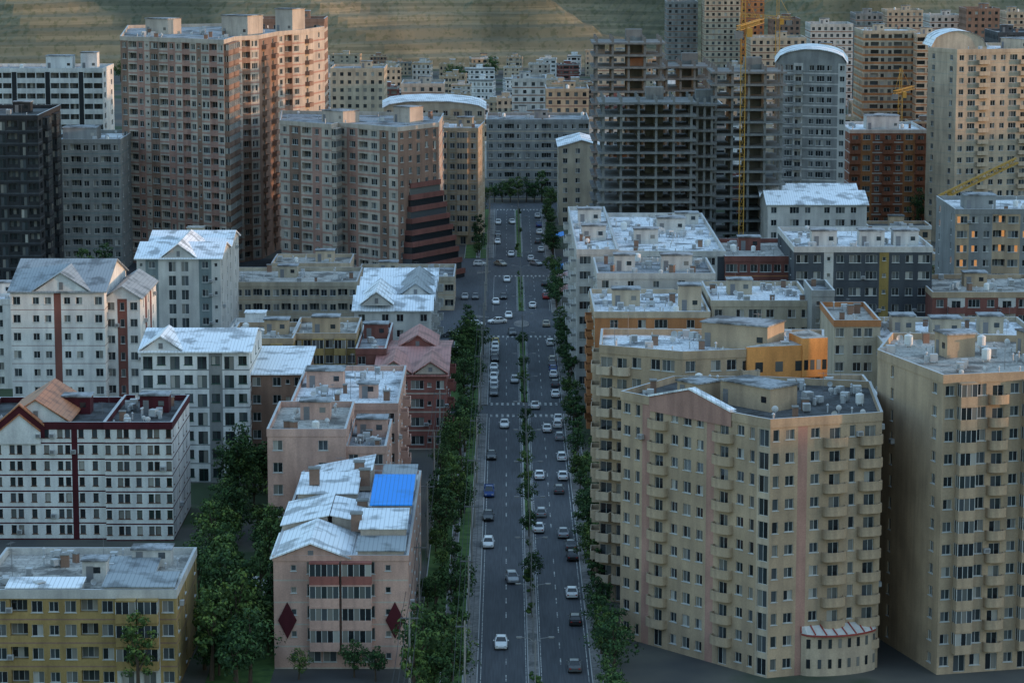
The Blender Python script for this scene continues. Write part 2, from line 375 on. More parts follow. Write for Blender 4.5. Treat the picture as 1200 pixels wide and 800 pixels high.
def cross_gable(root,x0,x1,y0,y1,H,rise,mat,rm,lab=None,wn=True):
    xm=(x0+x1)/2;mb=MB()
    for y in (y0,y1): mb.poly([(x0+.3,y,H-.3),(x1-.3,y,H-.3),(xm,y,H+rise-.25)],1)
    for a,za,b_,zb in ((x0,H,xm,H+rise),(xm,H+rise,x1,H)):
        q=[(a,y0-.4,za),(b_,y0-.4,zb),(b_,y1+.2,zb),(a,y1+.2,za)]
        mb.poly(q,0);mb.poly([(p[0],p[1],p[2]-.2) for p in q][::-1],0);mb.poly([(a,y0-.4,za-.2),(b_,y0-.4,zb-.2),(b_,y0-.4,zb),(a,y0-.4,za)],0)
    if wn: mb.box(xm-.35,xm+.35,y0-.05,y0+.02,H+.1,H+rise*.45,2)
    o=ob('gabled_roof',mb.mesh('gabled_roof',[rm,mat,STEEL]),root)
    if lab:o['label']=lab
def roofpatch(root,x0,x1,y0,y1,z0,z1,axis,rm,wm):
    mb=MB()
    zz=[z0,z1,z1,z0] if axis==0 else [z0,z0,z1,z1]
    pts=[(x0,y0),(x1,y0),(x1,y1),(x0,y1)]
    T=[(p[0],p[1],h) for p,h in zip(pts,zz)];Bq=[(p[0],p[1],min(z0,z1)-1.4) for p in pts]
    for i in range(4): j=(i+1)%4;mb.poly([Bq[i],Bq[j],(T[j][0],T[j][1],T[j][2]-.1),(T[i][0],T[i][1],T[i][2]-.1)],1)
    q=[(x0-.25,y0-.25),(x1+.25,y0-.25),(x1+.25,y1+.25),(x0-.25,y1+.25)]
    mb.poly([(a,b_,h) for (a,b_),h in zip(q,zz)],0)
    for i in range(4): j=(i+1)%4;mb.poly([(*q[i],zz[i]-.14),(*q[j],zz[j]-.14),(*q[j],zz[j]),(*q[i],zz[i])],0)
    ob('roof_sheet',mb.mesh('roof_sheet',[rm,wm]),root)
AB='apartment_building'
# ============================================================ LEFT SIDE
p,z=rect(-30,206,690,340,23)
r,lp,H=building(AB,'mustard apartment block with grey roof coolers above dark trees','apartment building',p,z,{0:'wwlwkwlwggw',1:'w.w..w'},['mustard','offw','brown'],cm={0:'00000000110'},rm='beige',clut=34,stairs=[(.55,.4,3,3,2.6),(.8,.75,5,3,2.2)],pmat='offw',band=(.18,2))
x1=lp[1][0];y0=lp[1][1]
roofpatch(r,x1-9,x1-.4,y0+.4,y0+6,H+1.2,H+1.7,1,RM['metalg'],W['offw']);roofpatch(r,lp[0][0]+4,lp[0][0]+13,y0+.4,y0+4,H+1.1,H+1.5,1,RM['metal'],W['offw'])
roofpatch(r,lp[0][0]+15,lp[0][0]+21,y0+9,y0+16,H+.7,H+1.3,1,RM['metalg'],W['offw'])
p,z=rect(320,478,650,350,54)
r,lp,H=building(AB,'pale pink apartment house with maroon diamond panels on its front','apartment building',p,z,{0:'..s.WW.WW.s..',1:'.w.w..w.w.w.w.'},['peach','lpink','dred'],nf=5,roof=('flat',),ph=.5,rm='metal',clut=14,stairs=[],band=(.2,1))
for sx in (.1,.9):
    mb=MB();xx=lp[0][0]+(lp[1][0]-lp[0][0])*sx;yy=lp[0][1]-.14;zc=6.4
    mb.poly([(xx-1.2,yy,zc),(xx,yy,zc-2.4),(xx+1.2,yy,zc),(xx,yy,zc+2.4)],0)
    for (a,za),(c,zd) in (((-1.2,zc),(0,zc-2.4)),((0,zc-2.4),(1.2,zc)),((1.2,zc),(0,zc+2.4)),((0,zc+2.4),(-1.2,zc))): mb.poly([(xx+a,yy,za),(xx+c,yy,zd),(xx+c,yy+.13,zd),(xx+a,yy+.13,za)],0)
    ob('diamond_panel',mb.mesh('diamond',[W['maroon']]),r)
for k in range(1,5):
    for sx in (.38,.62):
        ob('balcony',balmesh(3.8,'glazed',W['dred'] if k==4 else W['peach'],FR_W),r,(lp[0][0]+(lp[1][0]-lp[0][0])*sx,lp[0][1],k*H/5-.1))
x0=lp[0][0];x1=lp[1][0];y0=lp[0][1];xm=x0+(x1-x0)*.45
cross_gable(r,x0-.4,xm+2.2,y0,y0+14,H+.2,2.0,W['peach'],RM['metal'])
roofpatch(r,x0,x0+6,y0+14.6,y0+29,H+1.2,H+2.6,0,RM['metal'],W['lpink'])
roofpatch(r,x0+6.6,x0+11,y0+15,y0+27,H+2.5,H+1.5,0,RM['metal'],W['lpink'])
roofpatch(r,x0+1,x0+9,y0+30,y0+40,H+2.2,H+3.1,1,RM['metal'],W['lpink'])
roofpatch(r,x0+2,x0+10.5,y0+41,y0+52,H+1.6,H+3.3,0,RM['metal'],W['lpink'])
roofpatch(r,xm+3,x1-.6,y0+8,y0+17,H+2.2,H+2.9,1,RM['metal'],W['lpink'])
roofpatch(r,xm+3,x1-.6,y0+.6,y0+7,H+1.0,H+1.4,1,RM['metalg'],W['lpink'])
roofpatch(r,x1-5.5,x1-.3,y0+18,y0+33,H+3.2,H+4.2,1,RM['blue'],W['lpink'])
roofpatch(r,x1-5,x1-.5,y0+35,y0+50,H+1.6,H+2.2,1,RM['metalg'],W['lpink'])
for (a,b_,h) in ((x0+10,y0+12,1),(x0+3,y0+34,2.6),(x0+9.8,y0+38,1.6),(x1-7,y0+24,.2),(xm+1,y0+44,1.5)): ob('chimney',CL[4][1],r,(a,b_,H+h),0,(1.4,1.4,1.5))
p,z=rect(313,405,502,406,23)
building(AB,'peach stepped apartment block with pipes on its flat roof','apartment building',p,z,{0:'w..w.',1:'ww.w'},['peach','lpink'],rm='beige',clut=20)
p,z=rect(405,452,522,407,22)
building(AB,'narrow pinkish apartment block with cluttered grey roof','apartment building',p,z,{0:'w.w',1:'w.ww.w.w'},['peach','lpink'],rm='grey',clut=16)
p,z=rect(340,466,472,432,36)
r,lp,H=building(AB,'peach apartment block with white and grey flat roof','apartment building',p,z,{0:'w.ww.w.w',1:'w.wb.w.bw.ww'},['peach','lpink'],rm='white',clut=36,stairs=[(.25,.6,6,5,2.7),(.7,.3,3,3,2.2)])
p,z=rect(440,523,440,496,40)
r,lp,H=building(AB,'dull red house with several ribbed red metal gables','apartment building',p,z,{0:'wswWsw',1:'w.b.ww.b.w.w'},['dred','lpink','redbr'],roof=('gable',1,2.0,1),rm='metalr',band=(.25,1))
cross_gable(r,lp[0][0],lp[0][0]+6.5,lp[0][1],lp[0][1]+14,H+.6,2.2,W['lpink'],RM['metalr']);cross_gable(r,lp[1][0]-6,lp[1][0]+.3,lp[0][1],lp[0][1]+14,H+.6,2.0,W['lpink'],RM['metalr']);cross_gable(r,lp[0][0]+3,lp[1][0]-2,lp[0][1]+22,lp[0][1]+36,H+1.8,2.2,W['dred'],RM['metalr'])
p,z=rect(417,452,408,510,32)
building(AB,'dark red brick side wing with grey roof','apartment building',p,z,{0:'w.w',1:'ww.w'},['redbr','lpink'],rm='grey',clut=6)
p,z=rect(415,505,364,560,56)
r,lp,H=building(AB,'white apartment block under folded pale metal roofs','apartment building',p,z,{0:'w.ww.w',1:'w.b.ww.b.w.w.ww.b'},['offw','grey'],roof=('gable',1,2.2,4),rm='metal')
cross_gable(r,lp[0][0]+1,lp[0][0]+8,lp[0][1]-.2,lp[0][1]+20,H+1.4,2.6,W['offw'],RM['metal']);cross_gable(r,lp[1][0]-7,lp[1][0],lp[0][1]+12,lp[0][1]+40,H+1.6,2.4,W['offw'],RM['metalg'])
p,z=rect(262,418,330,640,26)
building(AB,'long cream apartment block with loggias and flat roof','apartment building',p,z,{0:'lwwlwwlwwlwwlw',1:'w.w'},['cream','tan','grey'],rm='beige',clut=18,band=(.2,1))
p,z=rect(418,532,324,670,24)
building(AB,'cream five storey block facing the street','apartment building',p,z,{0:'wlwwlwwlwwl',1:'w.w.w.'},['cream','tan','grey'],rm='grey',clut=16,band=(.2,1))
p,z=rect(318,410,308,672,18)
building(AB,'cream raised block with satellite dishes on top','apartment building',p,z,{0:'wlwwlwwl',1:'w.w'},['tan2','tan'],rm='beige',clut=12)
p,z=rect(268,343,396,510,20)
building(AB,'mustard apartment block with arched bays','apartment building',p,z,{0:'wgwwgw',1:'w.w.'},['mustard','tan2'],rm='beige',clut=12,cm={0:'010010'},pmat='tan')
p,z=rect(343,417,390,516,20)
building(AB,'mustard and cream apartment block with roof tower','apartment building',p,z,{0:'wwgwgw',1:'w.w.ww'},['mustard','tan2'],rm='beige',clut=12,cm={0:'001010'},stairs=[(.5,.3,5,4,3.2)],pmat='tan')
p,z=rect(293,357,438,470,22)
building(AB,'brown house with shallow pale blue metal roof','apartment building',p,z,{0:'w.wsw',1:'w.w.w'},['brown','redbr'],rm='metal',roof=('mono',1,1.2))
p,z=rect(165,292,412,467,24)
r,lp,H=building(AB,'white apartment block with dark green windows and grey bands','apartment building',p,z,{0:'dwdwdwdw',1:'w.ww.'},['white','grey','teal'],rm='metal',roof=('gable',1,2.2,1),band=(.22,1),frame=FR_G,nf=7,cm={0:'00000100'})
cross_gable(r,lp[0][0]-.3,lp[0][0]+7,lp[0][1],lp[0][1]+12,H+.4,2.4,W['white'],RM['metal'])
p,z=rect(-30,122,494,424,22)
r,lp,H=building(AB,'white apartment block with maroon bands and narrow windows','apartment building',p,z,{0:'.n.n.nn.n.n.nn.n.n.',1:'n.n'},['white','maroon'],band=(.22,1),rm='dark',clut=14,frame=FR_B,pmat='maroon',cm={0:'0010000000000010000'},nf=7)
pediment(r,lp[0],lp[1],H-.6,.16,.54,3.2,W['maroon'],RM['sunwarm'])
pediment(r,(lp[0][0],lp[0][1]-.12),(lp[1][0],lp[1][1]-.12),H-1.5,.19,.51,2.6,W['white'],RM['sunwarm'])
cross_gable(r,lp[0][0]+3.9,lp[0][0]+14.6,lp[0][1]+1,lp[0][1]+20,H+.9,3.4,W['white'],RM['sunwarm'],'rust brown gabled roof with low sunlight put into its colour')
p,z=rect(122,201,494,423,24)
building(AB,'long wing with maroon bands and dark flat roof','apartment building',p,z,{0:'n.nn.n.nn.n',1:'n.n.nn.'},['white','maroon'],band=(.22,1),rm='dark',clut=18,frame=FR_B,nf=7,pmat='maroon')
p,z=rect(12,122,342,510,30)
r,lp,H=building(AB,'tall white apartment building with red stripes and grey gabled roof','apartment building',p,z,{0:'w.kk.kk.w',1:'w.w.w'},['white','redbr'],roof=('gable',1,4.2,1),rm='metalg',nf=8,band=(.1,1),cm={0:'000010000'})
cross_gable(r,lp[0][0]+4,lp[1][0]-2.5,lp[0][1]-.1,lp[0][1]+14,H+.3,3.4,W['white'],RM['metalg'])
p,z=rect(122,164,350,514,24)
building(AB,'white side wing with red brick strips','apartment building',p,z,{0:'wnw',1:'.w.w.w.'},['white','redbr'],cm={0:'010',1:'0010100'},roof=('gable',0,2.4,1),rm='metalg')
p,z=rect(160,258,303,600,42)
r,lp,H=building(AB,'white and grey apartment building with pale blue gabled roof','apartment building',p,z,{0:'sw.dd.ws',1:'w.ww.w.'},['offw','grey','teal'],roof=('gable',1,2.4,2),rm='metal',cm={0:'02000020'})
cross_gable(r,lp[0][0]+5,lp[1][0]-5,lp[0][1],lp[0][1]+26,H+.3,3.0,W['offw'],RM['metal'])
p,z=rect(-30,14,350,560,20)
building(AB,'white block with flat roof beside gabled building','apartment building',p,z,{0:'w.w.'},['white'],clut=4)
z=Z(45,750)
pl=U([(141,762),(205,752),(262,742),(275,760),(303,768),(325,790),(352,800),(380,822)],z)+[(X(330,850,z),850),(X(150,830,z),830)]
r,lp,H=building('residential_tower','tall pinkish brown residential tower with stacked balconies','tower block',pl,z,
 {0:'wlwsWlw',1:'wlwsWlw',2:'gg',3:'wlW',4:'bb',5:'wlW',6:'bw',7:'.'},['lpink','brown','pink'],cm={0:'1020102',1:'0201020',2:'11',3:'010',5:'010',4:'11'},band=(.45,2),nf=20,rm='grey',clut=24,stairs=[(.25,.5,8,6,4.2),(.65,.4,9,7,5.5),(.85,.6,6,6,6.5)],balm='brown')
z=Z(24,815)
building('residential_tower','upper stepped wing of pinkish tower in warm light','tower block',U([(300,826),(380,826.5),(384,845),(300,845)],z),z,{0:'wbwwb',1:'ww'},['brown','lpink','pink'],band=(.9,1),rm='grey',clut=8)
z=Z(148,715)
pl=U([(328,735),(388,722),(396,728),(466,712),(514,728)],z)+[(X(520,760,z),760),(X(330,770,z),770)]
r,lp,H=building('residential_tower','mid rise pinkish tower with sloping banded side','tower block',pl,z,{0:'wWlww',1:'g',2:'wWlWww',3:'wwdwd',4:'w.w'},['lpink','brown','pink'],cm={0:'01020',2:'020010',3:'11111'},band=(.5,2),nf=13,rm='grey',clut=18,stairs=[(.4,.5,8,6,3),(.8,.5,6,5,4)])
mb=MB()
a=Vector(lp[3]);b_=Vector(lp[4]);t=(b_-a).normalized();nr=Vector((t.y,-t.x))
for k in range(9):
    zz=26-k*2.95;ext=.3+k*.75;st=5.2-k*.55;pr=.5+k*.45
    q=[a+t*st,b_+t*ext,b_+t*ext+nr*pr,a+t*st+nr*pr]
    for dz0,dz1,mi in ((0,1.7,1),(1.7,2.95,0)):
        s_=nr*(-.3 if mi else 0)
        A=[(p_.x,p_.y,zz-3+dz0) for p_ in (q[0],q[1],q[2]+s_,q[3]+s_)];B2=[(p_.x,p_.y,zz-3+dz1) for p_ in (q[0],q[1],q[2]+s_,q[3]+s_)]
        for i in range(4):
            j=(i+1)%4;mb.poly([A[i],A[j],B2[j],B2[i]],mi)
        mb.poly(B2,0)
ob('stepped_terrace',mb.mesh('sloping_side',[W['redbr'],PANE]),r)
z=Z(128,830)
building('residential_tower','beige tower with white vaulted roofs','tower block',U([(450,835),(568,830),(568,860),(450,865)],z),z,{0:'wWbwWwbWw'},['cream','tan','brown'],roof=('vault',0,2.2),rm='metal',band=(.3,1),cm={0:'001000100'})
z=Z(150,800)
building('residential_tower','tan tower with projecting bays beside street','tower block',U([(500,802),(560,800),(568,826),(500,828)],z),z,{0:'wgwgw',1:'ww.w'},['tan','cream'],rm='white',clut=8,band=(.3,1))
p,z=rect(387,450,80,1150,30)
building(AB,'cream block with vertical windows and grey roof','apartment building',p,z,{0:'w*',1:'w*'},['cream','tan'],rm='grey',clut=5,inline=True)
p,z=rect(570,690,140,925,30)
building(AB,'wide grey beige slab closing the end of the street','apartment building',p,z,{0:'wwlw*',1:'w*'},['grey','cream'],rm='grey',clut=12,band=(.3,1))
p,z=rect(655,708,172,850,28)
building(AB,'cream block with pale gabled roof near junction','apartment building',p,z,{0:'ww.w*',3:'w*'},['cream','tan'],rm='metal',roof=('gable',0,2,1))
p,z=rect(-20,120,80,850,24)
building('office_block','white modern block with dark ribbon windows','office building',p,z,{0:'lll.lll.lll.ll',1:'l.l'},['white','black'],rm='grey',clut=8,frame=FR_D,cm={0:'00010001000100'},stairs=[(.6,.5,8,6,4),(.85,.5,5,5,5)])
p,z=rect(60,141,163,740,30)
building('residential_tower','grey tower block with white rooftop tanks','tower block',p,z,{0:'wwlwwlw',1:'w.w.w'},['grey','teal'],rm='white',clut=14,band=(.3,1),stairs=[(.35,.4,9,8,3.2)])
p,z=rect(-40,44,135,700,36)
building('residential_tower','dark glass clad tower catching orange evening light','tower block',p,z,{0:'ldldldl',1:'lglgl'},['black','dgrey'],rm='dark',clut=5,frame=FR_D,band=(.3,1))
# ============================================================ RIGHT SIDE
z=Z(480,352)
pl=U([(728,366),(888,347),(903,345.5),(1034,350.5)],z)+[(X(1020,373.5,z),373.5),(X(900,377.5,z),377.5),(X(790,378,z),378)]
r,lp,H=building('residential_tower','tan ten storey residential tower with pink strips and rounded balconies','tower block',pl,z,
 {0:'kn.rkwk.rkn',1:'d',2:'nk.krnr',3:'w.w.ww',6:'w.w'},['tan','pink','tan2'],cm={0:'00100001000',2:'0010000',1:'2'},nf=11,rm='dark',clut=46,stairs=[(.52,.45,9,5,3),(.3,.6,4,4,2.4)],balm='tan',frame=FR_W)
pediment(r,lp[0],lp[1],H,.22,.82,1.9,W['pink'],RM['metal'])
mb=MB()
a=Vector(lp[2]);b_=Vector(lp[3]);t=(b_-a).normalized();nr=Vector((t.y,-t.x));pts=[]
NA=24
for i in range(NA+1):
    s=.3+.68*i/NA;q=a+(b_-a)*s;o=2.4*math.sin(math.pi*i/NA)**.5;pts.append((q,q+nr*(o+.1)))
for i in range(NA):
    (q0,o0),(q1,o1)=pts[i],pts[i+1]
    mb.poly([(o0.x,o0.y,5.45),(o1.x,o1.y,5.45),(q1.x,q1.y,6.3),(q0.x,q0.y,6.3)],1);mb.poly([(o0.x,o0.y,5.2),(o1.x,o1.y,5.2),(o1.x,o1.y,5.45),(o0.x,o0.y,5.45)],0)
    if i%3==0: mb.beam((o0.x,o0.y,5.5),(q0.x,q0.y,6.35),.14,0)
    p0=q0+(o0-q0)*.75;p1=q1+(o1-q1)*.75
    mb.poly([(p0.x,p0.y,0),(p1.x,p1.y,0),(p1.x,p1.y,5.3),(p0.x,p0.y,5.3)],2)
    if i%3==1:
        p0=q0+(o0-q0)*.77;p1=q1+(o1-q1)*.77
        for zz in (1.0,3.6): mb.poly([(p0.x,p0.y,zz),(p1.x,p1.y,zz),(p1.x,p1.y,zz+1.2),(p0.x,p0.y,zz+1.2)],3)
ob('curved_awning',mb.mesh('curved_awning',[REDP,WHP,W['tan2'],PANE]),r)
z=Z(409,382)
pl=U([(703,386),(800,380),(965,385)],z)+[(X(965,400,z),400),(X(705,401,z),401)]
r,lp,H=building('residential_tower','tan residential tower with stacked side balconies behind another','tower block',pl,z,{0:'brw.wW.',1:'w.wwb.w.ww',4:'bw.b'},['tan','orange','tan2'],nf=12,rm='white',clut=30,stairs=[(.62,.5,10,6,3.4)],balm='tan2')
a=Vector(lp[1]);b_=Vector(lp[2]);t=(b_-a).normalized();nr=Vector((t.y,-t.x));A=a.lerp(b_,.45)
mb=MB()
for (q0,q1,z0,z1,o) in ((A,b_,H-3.4,H+1.15,.35),(a.lerp(b_,.84),b_,H-3.3,H+2.1,.6)):
    P4=[q0+nr*o,q1+nr*o+t*.4,q1-nr*7+t*.4,q0-nr*.3]
    if o>.5: P4[3]=q0-nr*5
    B0=[(p_.x,p_.y,z0) for p_ in P4];B1=[(p_.x,p_.y,z1) for p_ in P4]
    for i in range(4): j=(i+1)%4;mb.poly([B0[i],B0[j],B1[j],B1[i]],0)
    mb.poly(B1,1)
    for s in (.15,.4,.65,.88):
        c=P4[0].lerp(P4[1],s)+nr*.03;h=t*(.55 if o<.5 else .3);mb.poly([(c.x-h.x,c.y-h.y,z0+1.0),(c.x+h.x,c.y+h.y,z0+1.0),(c.x+h.x,c.y+h.y,z0+2.4),(c.x-h.x,c.y-h.y,z0+2.4)],2)
o=ob('penthouse',mb.mesh('penthouse',[W['sunpaint'],RM['beige'],PANE]),r);o['label']='top floor with last sunlight put into its orange colour'
z=Z(439,347)
pl=U([(1029,367),(1106,347),(1250,351)],z)+[(X(1270,378,z),378),(X(1045,382,z),382)]
building('residential_tower','tan residential tower with stacked glazed balconies','tower block',pl,z,{0:'.n...k',1:'kgwrkgwk',4:'.'},['tan','pink','tan2'],nf=13,rm='beige',clut=34,stairs=[(.35,.6,4,4,3),(.75,.6,6,5,3)],balm='tan')
p,z=rect(697,832,365,495,30)
building(AB,'apartment block with orange sunlight put into its front colour, white flat roof','apartment building',p,z,{0:'.w.wW.w.',3:'w.w.bw.b.w'},['orange','tan','cream'],rm='white',clut=30,stairs=[(.3,.5,5,4,3),(.85,.3,4,4,4.5)],cm={3:'1111111111'},pmat='tan2')  # front coloured orange for the low sun, street side left tan
p,z=rect(834,952,352,500,26)
building(AB,'beige apartment block with pale parapets and roof plant','apartment building',p,z,{0:'w.wWw.ww'},['cream','orange'],rm='white',clut=26)
p,z=rect(952,978,340,492,14)
building(AB,'narrow grey stair block rising above roofs','apartment building',p,z,{0:'s.'},['grey','brown'],rm='grey',clut=1,stairs=[])
p,z=rect(978,1032,375,470,22)
building(AB,'cream block with orange parapet band','apartment building',p,z,{0:'w.ww.'},['cream','orange'],rm='beige',clut=8,pmat='orange',stairs=[])  # orange on the parapet only, walls cream
p,z=rect(1036,1230,402,462,30)
building(AB,'beige grey low block with cluttered roof','apartment building',p,z,{0:'w.ww.w*',3:'w.w'},['cream','grey'],rm='white',clut=40,stairs=[(.2,.6,4,4,3),(.45,.5,5,4,3),(.75,.6,4,4,3)])
p,z=rect(880,1035,470,412,24)
building(AB,'low beige block with roof tanks between towers','apartment building',p,z,{0:'w*'},['tan','cream'],rm='grey',clut=20)
p,z=rect(725,850,294,562,70)
building(AB,'dark grey stone apartment block with cluttered white roof','apartment building',p,z,{0:'wWs.WwsW.',3:'.'},['dgrey','offw','grey'],cm={0:'010010010'},rm='white',clut=60,stairs=[(.3,.3,5,4,3),(.6,.6,6,5,3),(.8,.8,5,4,2.5)],pmat='offw')
p,z=rect(676,724,292,560,80)
building(AB,'white street side apartment block with balconies','apartment building',p,z,{0:'W.b',3:'w.bw.ww.b.w.ww.b.w.wb.'},['offw','white','grey'],rm='white',clut=36,stairs=[(.5,.3,5,4,3),(.5,.7,5,4,3)])
p,z=rect(700,838,320,530,24)
building(AB,'grey apartment block with small square windows','apartment building',p,z,{0:'w.k.k.w.w',3:'w.bw.w.'},['offw','grey'],rm='grey',clut=26,stairs=[(.25,.5,4,4,3),(.7,.5,6,4,3)])
p,z=rect(850,930,300,560,30)
building(AB,'red brick apartment block with orange trim','apartment building',p,z,{0:'WwwWww'},['redbr','orange'],band=(.2,1),rm='beige',clut=14)
p,z=rect(931,1093,289,549,34)
building(AB,'charcoal apartment block with white frames and yellow panels','apartment building',p,z,{0:'WwswWWswwW',3:'w.w'},['dgrey','offw','yellow'],cm={0:'0010002000'},rm='white',clut=34,stairs=[(.25,.3,5,4,3),(.6,.3,5,4,3),(.85,.3,5,4,3)],band=(.2,0),pmat='offw')
p,z=rect(1093,1230,342,540,26)
building(AB,'red brown low apartment block with white balconies','apartment building',p,z,{0:'wbWwbWw'},['redbr','offw','brown'],cm={0:'0100100'},rm='beige',clut=24,pmat='tan')
p,z=rect(1120,1240,245,620,28)
building(AB,'grey apartment block with sunset reflection put into its panes and white roof','apartment building',p,z,{0:'WwwlWwwl',3:'w.w'},['grey','offw','tan'],cm={0:'20022002'},rm='white',clut=16,stairs=[(.3,.4,7,6,3)],pane=PANE_SUNSET_EMIT)
p,z=rect(900,1016,240,680,34)
building(AB,'grey white block under shallow blue white roofs','apartment building',p,z,{0:'w.Ww.wWw.',3:'w.w.w'},['offw','grey','dgrey'],rm='metal',roof=('gable',1,2.6,2))
p,z=rect(996,1086,152,850,32)
building(AB,'orange brick block with pale roof tower in sunlight','apartment building',p,z,{0:'bWwbwWb',3:'w.w.w'},['brick','offw','orange'],rm='metal',clut=10,stairs=[(.5,.5,10,8,4)],band=(.35,1),pmat='offw',cm={0:'0200020'})
z=Z(58,800)
pl=U([(1088,812),(1122,800),(1230,806)],z)+[(X(1230,836,z),836),(X(1090,840,z),840)]
r,lp,H=building('residential_tower','tall beige tower with curved roof crown','tower block',pl,z,{0:'w.w',1:'wWbwwWbww',4:'w'},['tan2','cream','brown'],nf=17,rm='white',clut=10,stairs=[(.75,.5,12,9,3)],band=(.35,1))
mb=MB();x0,x1=lp[0][0]+1,lp[0][0]+17
pv=[(x0+(x1-x0)*i/12,4.5*math.sqrt(max(0,1-(i/6-1)**2))) for i in range(13)]
for (a0,h0),(a1,h1) in zip(pv,pv[1:]):
    mb.poly([(a0,-6,H+1+h0),(a1,-6,H+1+h1),(a1,12,H+1+h1),(a0,12,H+1+h0)],0);mb.poly([(a0,-5.5,H),(a1,-5.5,H),(a1,-5.5,H+.9+h1),(a0,-5.5,H+.9+h0)],1)
ob('curved_crown',mb.mesh('curved_crown',[RM['metal'],W['tan2']]),r)
z=Z(75,800)
building('residential_tower','grey beige tower with white arched metal roof','tower block',U([(910,806),(992,800),(992,830),(910,834)],z),z,{0:'wWb.wWw.w'},['grey','offw','tan'],roof=('vault',0,4.0),rm='metal',band=(.35,1),cm={0:'001000001'})
p,z=rect(1012,1075,36,1150,30)
building('residential_tower','tower blocks with last sunlight put into orange bands','tower block',p,z,{0:'wlwwlw*',3:'w*'},['cream','orange'],rm='white',clut=3,inline=True,band=(.9,1))  # orange bands hold the sunlight as wall colour
p,z=rect(1075,1115,40,1140,30)
building('residential_tower','cream tower with orange sunlight put into its bands','tower block',p,z,{0:'lwl*',3:'w*'},['tan2','orange'],rm='white',clut=3,inline=True,band=(.5,1))  # bands coloured orange in place of low sun
p,z=rect(1170,1230,38,1050,30)
building('residential_tower','dark tower at the edge of the district','tower block',p,z,{0:'wl*',3:'w*'},['dgrey','brown'],rm='grey',clut=3,inline=True)
for (a,b_,v,d,c,lb) in ((782,818,2,1520,'grey','slim grey tower near the foothills'),(826,868,-8,1500,'cream','pale tower rising against the hill'),(868,896,-6,1540,'orange','narrow tower with orange walls'),(950,1000,28,1350,'offw','white mid rise block among far roofs'),(880,945,44,1250,'cream','cream tower with stacked windows'),(1120,1165,62,1300,'grey','grey block below the foothills'),
  (905,938,22,1480,'brown','brown block below the hill'),(1003,1035,16,1470,'grey','grey tower crowding the upper district'),(1040,1082,12,1500,'tan2','tan tower crowding the upper district'),(1090,1128,18,1430,'offw','pale tower crowding the upper district'),(1133,1172,10,1400,'brown','brown tower crowding the upper district'),(1180,1215,14,1450,'cream','cream tower crowding the upper district'),(948,990,58,1120,'tan','tan mid rise behind arched roof tower'),(700,742,64,1250,'cream','cream block behind the unfinished frames'),(600,640,92,1150,'offw','white block at the foot of hill'),(470,520,98,1080,'lpink','pinkish block behind vaulted tower'),(640,690,104,1060,'tan','tan block behind the grey slab')):
    p,z=rect(a,b_,v,d,24)
    building('residential_tower',lb,'tower block',p,z,{0:'w*',3:'w*',1:'w*'},[c,'brown'],rm='grey',clut=3,inline=True,band=(.5,1))
p,z=rect(780,850,125,900,30)
building(AB,'grey block behind the unfinished frames','apartment building',p,z,{0:'wl*',3:'w*'},['grey','tan'],rm='grey',clut=6,inline=True)

def skeleton(label,uL,uR,v,D,dp,nx,ny,fill=.3,fc=('brick','conc','grey')):
    z=Z(v,D);x0=X(uL,D,z);x1=X(uR,D,z);nf=round(z/3.1);fh=z/nf
    POLYS.append([(x0,D),(x1,D),(x1,D+dp),(x0,D+dp)])
    root=ob('unfinished_building',None,None,((x0+x1)/2,D+dp/2,0));thing(root,label,'construction site')
    w=(x1-x0)/2;d=dp/2
    mb=MB();mb.box(-w-.9,w+.9,-d-.9,d+.9,-.5,0);sl=mb.mesh('slab',[W['conc']])
    mb=MB();mb.box(-.3,.3,-.3,.3,0,z+1.4);cmf=mb.mesh('column_full',[W['conc']])
    for k in range(1,nf+1): ob('floor_slab',sl,root,(0,0,k*fh))
    for i in range(nx):
        for j in range(ny):
            ob('column',cmf,root,(-w+.3+(2*w-.6)*i/(nx-1),-d+.3+(2*d-.6)*j/(ny-1),0))
    for k in range(nf):
        if R.random()<fill:
            i=R.randrange(nx-1);s=(2*w-.6)/(nx-1);mb=MB();a=-w+.5+s*i
            mb.box(a,a+s*R.choice((.9,.5,.9)),-d+4,-d+4.2,0,fh-.51);ob('infill_wall',mb.mesh('infill',[W[R.choice(fc)]]),root,(0,0,k*fh))
    mb=MB();mb.box(-2.2,2.2,-2,2,0,z+3);ob('lift_core',mb.mesh('core',[W['conc']]),root,(w*.2,d*.3,0))
skeleton('bare concrete frame of many floors beside the crane',706,812,120,690,18,6,3,.1)
skeleton('tall bare concrete building frame with empty floors',838,918,84,700,16,5,3,.08)
skeleton('lower bare concrete frame linking two taller frames',816,836,122,696,14,3,2,.05)
skeleton('upper unfinished tower with brick infill',698,776,50,745,18,5,3,.6,('grey','conc','lpink','brown'))
skeleton('unfinished tower frame with concrete core',780,832,78,760,18,4,3,.2)

